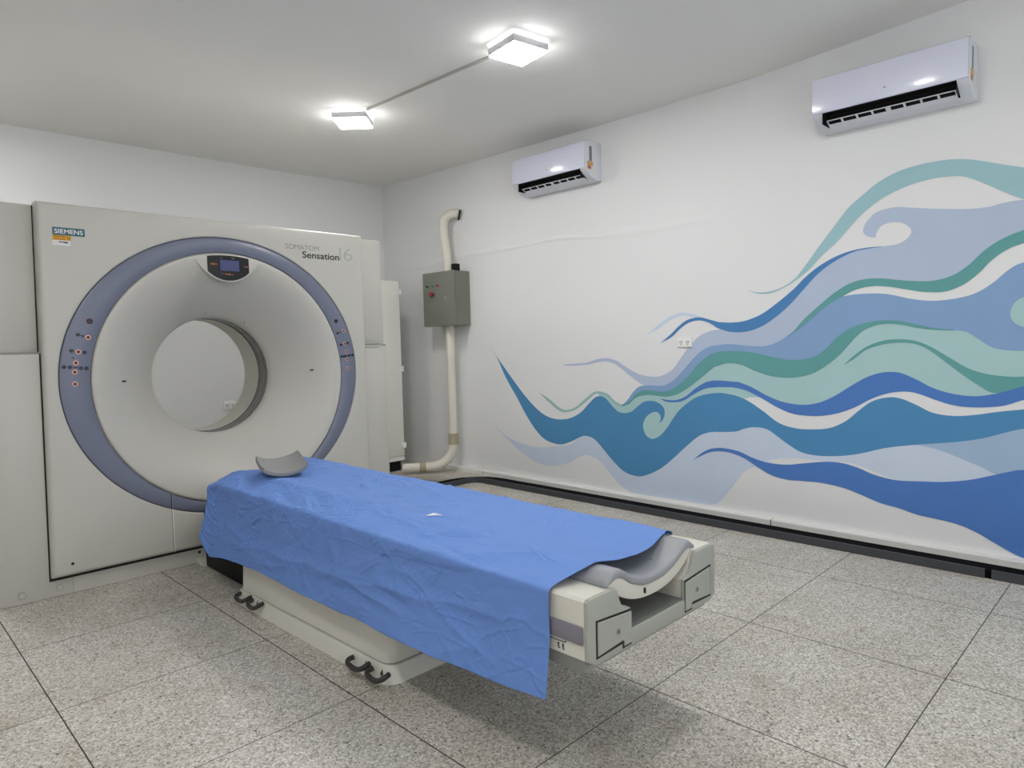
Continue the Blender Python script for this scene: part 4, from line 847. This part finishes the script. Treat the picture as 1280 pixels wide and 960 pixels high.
# ------------------------------------------------------------------ blue drape sheet
def build_sheet():
    rng = np.random.RandomState(11)
    ZB = [(1.18, .262), (1.30, .250), (1.44, .246), (1.63, .240), (1.80, .238), (2.11, .222), (2.56, .212), (2.81, .218), (3.02, .214), (3.12, .212), (3.32, .203), (3.46, .190), (3.53, .23), (3.60, .30)]
    nu, nv = 620, 430
    yy0 = lambda x: np.interp(x, [1.28, 1.33, 1.40, 1.45, 1.55, 1.65, 1.76, 1.85, 1.93, 1.99, 2.05], [1.185, 1.190, 1.172, 1.152, 1.140, 1.138, 1.150, 1.165, 1.20, 1.232, 1.24])
    yy1 = lambda x: np.interp(x, [1.28, 1.33, 1.40, 1.65, 1.9, 1.99, 2.05], [3.555, 3.56, 3.57, 3.60, 3.67, 3.71, 3.72])
    P = np.zeros((nu+1, nv+1, 3))
    for i in range(nu+1):
        u = i/nu; ym = 1.18+(3.58-1.18)*u
        zb = np.interp(ym, [a for a, _ in ZB], [b for _, b in ZB])
        e = max(0.0, (ym-3.38)/0.20); drop = 0.036*e*e          # the sheet sinks over the head end
        fl = 0.004+0.010*math.sin(ym*3.1-3.4)+0.006*math.sin(ym*7.3+1)
        ctl = [(1.288-fl, zb+.006), (1.300-fl*0.75, zb+(.50-zb)*0.33), (1.3075-fl*0.35, zb+(.50-zb)*0.62), (1.3085-0.002*math.sin(ym*5), .490), (1.3065, .545), (1.3120, .5605), (1.335, .5675),
               (1.40, .586), (1.455, .6035), (1.50, .6005), (1.58, .589), (1.655, .585), (1.74, .590), (1.82, .600), (1.86, .603), (1.915, .586), (1.965, .569), (1.988, .560), (1.996, .540), (1.9985, .50), (2.004, .40), (2.012, .30)]
        if e > 0:
            w = min(1, e)
            ctl = [(x+(0.016*w*w*max(0, (z-.30)/.27)*(x < 1.42)), z - drop*(1.0 if z > .5 else 0.4)*(1.15 if x < 1.6 else 0.55)) for x, z in ctl]
        c = np.array(catmull(ctl, 8)); d = np.r_[0, np.cumsum(np.hypot(*np.diff(c, axis=0).T))]
        s = np.linspace(0, d[-1], nv+1)
        # spend more vertices where the photograph looks
        P[i, :, 0] = np.interp(s, d, c[:, 0]); P[i, :, 2] = np.interp(s, d, c[:, 1])
        a, b = yy0(P[i, :, 0]), yy1(P[i, :, 0]); P[i, :, 1] = a+(b-a)*u
    # head end hangs over a little
    # normals
    du = np.gradient(P, axis=0); dv = np.gradient(P, axis=1); n = np.cross(dv, du); n /= np.linalg.norm(n, axis=2, keepdims=True)+1e-9
    n[(n[..., 2] < -0.2)] *= -1
    if n[nu//2, nv//2, 2] < 0: n = -n
    sarc = np.cumsum(np.r_[np.zeros((1, nv+1)), np.linalg.norm(np.diff(P, axis=0), axis=2)], axis=0)
    varc = np.cumsum(np.c_[np.zeros((nu+1, 1)), np.linalg.norm(np.diff(P, axis=1), axis=2)], axis=1)
    U, V = P[..., 1].copy(), varc           # coordinates along and across the cloth (metres)
    H = np.zeros((nu+1, nv+1))
    def crease(u0, v0, u1, v1, amp, w, tent=True):
        d = np.array([u1-u0, v1-v0]); L = np.hypot(*d); d /= L
        a = (U-u0)*d[0]+(V-v0)*d[1]; b = -(U-u0)*d[1]+(V-v0)*d[0]
        b = b + 0.006*np.sin(a*17+u0*40)
        env = np.clip(np.minimum(a, L-a)/(0.40*L), 0, 1); env = env*(2-env)
        if tent: pr = np.clip(1-np.abs(b)/w, 0, 1); pr = pr*pr
        else: pr = np.exp(-(b/w)**2)
        return amp*env*pr
    side = 0.36                               # arc length of the hanging side
    up_or_down = lambda: rng.choice([-1, 1], p=[.35, .65])
    # facets and paper-like creases on the hanging side
    for k in range(40):
        u0 = rng.uniform(1.15, 3.5); v0 = rng.uniform(-0.02, side); L = rng.uniform(.15, .6); a = rng.choice([rng.normal(0.22, .2), rng.normal(-0.5, .25), rng.normal(1.5, .15)], p=[.5, .3, .2])
        H += crease(u0, v0, u0+L*math.cos(a), v0+L*math.sin(a)*0.6, up_or_down()*rng.uniform(.003, .008), rng.uniform(.025, .07))
    for k in range(70):
        u0 = rng.uniform(1.15, 3.5); v0 = rng.uniform(0.0, side); L = rng.uniform(.05, .28); a = rng.choice([rng.normal(0.2, .4), rng.normal(-0.6, .3), rng.normal(1.5, .2)], p=[.45, .3, .25])
        H += crease(u0, v0, u0+L*math.cos(a), v0+L*math.sin(a)*0.7, up_or_down()*rng.uniform(.0014, .0034), rng.uniform(.005, .012))
    # the top: long shallow folds running with the table, small sharp ones across it
    for k in range(46):
        u0 = rng.uniform(1.15, 3.45); v0 = rng.uniform(side, side+.72); L = rng.uniform(.15, .6); a = rng.normal(0.0, .40)
        H += crease(u0, v0, u0+L*math.cos(a), v0+L*math.sin(a), up_or_down()*rng.uniform(.0025, .0055), rng.uniform(.025, .06))
    for k in range(120):
        u0 = rng.uniform(1.2, 3.5); v0 = rng.uniform(side, side+.74); L = rng.uniform(.04, .25); a = rng.normal(0.1, .8)
        H += crease(u0, v0, u0+L*math.cos(a), v0+L*math.sin(a), up_or_down()*rng.uniform(.0014, .0032), rng.uniform(.005, .012))
    # crumpled zones: near the head and at the hanging head corner
    for k in range(150):
        u0 = rng.normal(3.10, .36); v0 = rng.uniform(0.03, 1.05); L = rng.uniform(.04, .20); a = rng.uniform(0, PI)
        H += crease(u0, v0, u0+L*math.cos(a), v0+L*math.sin(a), up_or_down()*rng.uniform(.0020, .0058), rng.uniform(.007, .020))
    for k in range(60):
        u0 = rng.normal(2.35, .35); v0 = rng.normal(side+.10, .10); L = rng.uniform(.05, .25); a = rng.normal(.1, .6)
        H += crease(u0, v0, u0+L*math.cos(a), v0+L*math.sin(a), up_or_down()*rng.uniform(.0015, .0042), rng.uniform(.007, .020))
    for k in range(34):                       # short level pleats near the head-end hem
        v0 = rng.uniform(.03, .33); H += crease(3.58, v0, 3.57-rng.uniform(.06, .24), v0+rng.uniform(-.05, .05), up_or_down()*rng.uniform(.002, .006), .012)
    # packing folds: straight faint ridges
    for uu in (1.62, 2.02, 2.42, 2.82): H += crease(uu, -0.05, uu+.004, 1.2, .0022, .006)
    for vv in (.27, .56, .80): H += crease(1.05, vv, 3.75, vv+.01, .0018, .007)
    # the big diagonal drape folds on the side, as in the photograph
    H += crease(1.22, .20, 2.6, .10, .008, .045); H += crease(1.15, .30, 2.2, .24, -.006, .05); H += crease(1.9, .16, 3.3, .08, .008, .05); H += crease(1.35, .02, 1.9, .26, .006, .04)
    # soft broad undulation
    for i in range(0, nu+1):
        for j in range(0, nv+1):
            p = Vector((U[i, j]*4.2, V[i, j]*5.5, 3.3)); q = Vector((U[i, j]*13, V[i, j]*15, 8.1))
            H[i, j] += 0.0045*noise.noise(p)*(1.0 if V[i, j] < side else 0.55) + 0.0010*noise.noise(q)
    lim = np.where(V < side*0.97, 1.0, 1.1)
    H = 0.014*np.tanh(H*lim/0.014); H = np.where(V < side, np.maximum(H, -.0035), np.maximum(H, -.006))
    P = P + n*H[..., None]
    # irregular hems
    for j in range(nv+1):
        k = 0.006*noise.noise(Vector((V[0, j]*9, 0, 1)))
        P[:8, j, 1] += k*np.linspace(1, 0, 8)
    P[:, 0, 2] += np.array([0.006*noise.noise(Vector((U[i, 0]*6, 2, 0))) for i in range(nu+1)])
    verts = P.reshape(-1, 3)
    idx = lambda i, j: i*(nv+1)+j
    faces = [(idx(i, j), idx(i+1, j), idx(i+1, j+1), idx(i, j+1)) for i in range(nu) for j in range(nv)]
    org = np.array((TX, 2.35, .56))
    me = bpy.data.meshes.new('drape_sheet'); me.from_pydata([tuple(v) for v in verts-org], [], faces)
    me.polygons.foreach_set('use_smooth', [True]*len(me.polygons)); me.materials.append(M['sheet']); me.update()
    o = bpy.data.objects.new('drape_sheet', me); COL.objects.link(o); o.location = tuple(org)
    sd = o.modifiers.new('thickness', 'SOLIDIFY'); sd.thickness = 0.0008; sd.offset = 0
    tag(o, 'creased bright blue disposable sheet draped over the patient table', 'sheet')
M['sheet'] = mat('blue_sheet', srgb(104, 140, 207), 0.62, 0.25, var=0.03, vscale=8, bump=0.10, bscale=60)
def crumple(m):
    nt = m.node_tree; N = nt.nodes; L = nt.links; b = N['Principled BSDF']
    tc = N.new('ShaderNodeTexCoord'); prev = None
    for sc, wd, dist, msk in ((3.2, .050, .0034, 1.3), (8.0, .060, .0022, 2.4), (20.0, .11, .0013, 4.0)):
        n = N.new('ShaderNodeTexNoise'); n.inputs['Scale'].default_value = sc; n.inputs['Detail'].default_value = 1.0; n.inputs['Distortion'].default_value = 0.0; L.new(tc.outputs['Object'], n.inputs['Vector'])
        sb = N.new('ShaderNodeMath'); sb.operation = 'SUBTRACT'; sb.inputs[1].default_value = 0.5; L.new(n.outputs['Fac'], sb.inputs[0])
        ab = N.new('ShaderNodeMath'); ab.operation = 'ABSOLUTE'; L.new(sb.outputs[0], ab.inputs[0])
        mr = N.new('ShaderNodeMapRange'); mr.inputs['From Min'].default_value = 0.0; mr.inputs['From Max'].default_value = wd; mr.inputs['To Min'].default_value = 1.0; mr.inputs['To Max'].default_value = 0.0; L.new(ab.outputs[0], mr.inputs['Value'])
        k = N.new('ShaderNodeTexNoise'); k.inputs['Scale'].default_value = msk; k.inputs['Detail'].default_value = 2; L.new(tc.outputs['Object'], k.inputs['Vector'])
        mk = N.new('ShaderNodeMapRange'); mk.inputs['From Min'].default_value = 0.44; mk.inputs['From Max'].default_value = 0.62; L.new(k.outputs['Fac'], mk.inputs['Value'])
        ml = N.new('ShaderNodeMath'); ml.operation = 'MULTIPLY'; L.new(mr.outputs['Result'], ml.inputs[0]); L.new(mk.outputs['Result'], ml.inputs[1])
        bp = N.new('ShaderNodeBump'); bp.inputs['Strength'].default_value = 1.0; bp.inputs['Distance'].default_value = dist; L.new(ml.outputs[0], bp.inputs['Height'])
        if prev: L.new(prev.outputs['Normal'], bp.inputs['Normal'])
        prev = bp
    L.new(prev.outputs['Normal'], b.inputs['Normal'])
crumple(M['sheet'])
build_sheet()

mb = MB()
pts = [(1.484+(x-1.480)*0.72, 1.893+(y-1.905)*0.72, z+.0005) for x, y, z in [(1.447, 1.925, .6105), (1.468, 1.934, .6112), (1.497, 1.924, .6145), (1.506, 1.908, .612), (1.508, 1.872, .6105), (1.486, 1.895, .6115), (1.466, 1.905, .6112)]]
mb.poly(pts, 'paper')
ps = mb.build('paper_scrap', org=(1.48, 1.91, .61), recalc=False)
sd = ps.modifiers.new('thickness', 'SOLIDIFY'); sd.thickness = 0.0008
tag(ps, 'tiny white paper scrap lying on top of the blue sheet', 'paper scrap')

# ------------------------------------------------------------------ headrest
def build_headrest():
    t = thing('headrest', (1.545, 3.17, .60), 'grey curved headrest lying on the scanner end of the blue sheet', 'headrest')
    nu_, nv_ = 16, 28
    def frame(a, b):     # a along (near to far), b across
        s = (b-.5)*2; hw = 0.116*(1-0.05*(abs(2*a-1)**4))
        cx = 1.520+0.052*a; y = 3.055+0.235*a
        x = cx+hw*math.sin(s*1.15)/math.sin(1.15)
        rise = 0.034*(1-0.10*a)*abs(s)**1.8
        z = .625+0.038*a+0.006*math.sin(a*PI)*-1+rise
        y += 0.020*abs(s)**2*(1-2*a)
        return x, y, z, s
    def top(a, b): x, y, z, s = frame(a, b); return (x, y, z)
    def bot(a, b): x, y, z, s = frame(a, b); return (x+0.006*s, y, z-0.021)
    mb = MB(); T = mb.grid(top, nu_, nv_, 'head'); B = mb.grid(bot, nu_, nv_, 'head'); i = mb.mi('head')
    rim = lambda G: [G[a][0] for a in range(nu_+1)]+[G[nu_][b] for b in range(1, nv_+1)]+[G[a][nv_] for a in range(nu_-1, -1, -1)]+[G[0][b] for b in range(nv_-1, 0, -1)]
    ra, rb = rim(T), rim(B); n = len(ra)
    for k in range(n): mb.bm.faces.new((ra[k], ra[(k+1) % n], rb[(k+1) % n], rb[k])).material_index = i
    sh = mb.build('shell', t, smooth=60)
    bv = sh.modifiers.new('soft_edge', 'BEVEL'); bv.width = 0.007; bv.segments = 3; bv.limit_method = 'ANGLE'; bv.angle_limit = math.radians(50)
    MB().prism([(3.12, .607), (3.27, .607), (3.27, .636), (3.12, .617)], 'x', 1.50, 1.60, 'tray', 0.003, 1).build('support_wedge', t)
build_headrest()

# ------------------------------------------------------------------ world and view
w = bpy.data.worlds.new('world'); scn.world = w; w.use_nodes = True
w.node_tree.nodes['Background'].inputs[0].default_value = (0.93, 0.97, 1.0, 1); w.node_tree.nodes['Background'].inputs[1].default_value = 1.3
scn.view_settings.view_transform = 'Standard'; scn.view_settings.look = 'None'; scn.view_settings.gamma = 1.0; scn.view_settings.use_curve_mapping = False
scn.view_settings.exposure = 0.84
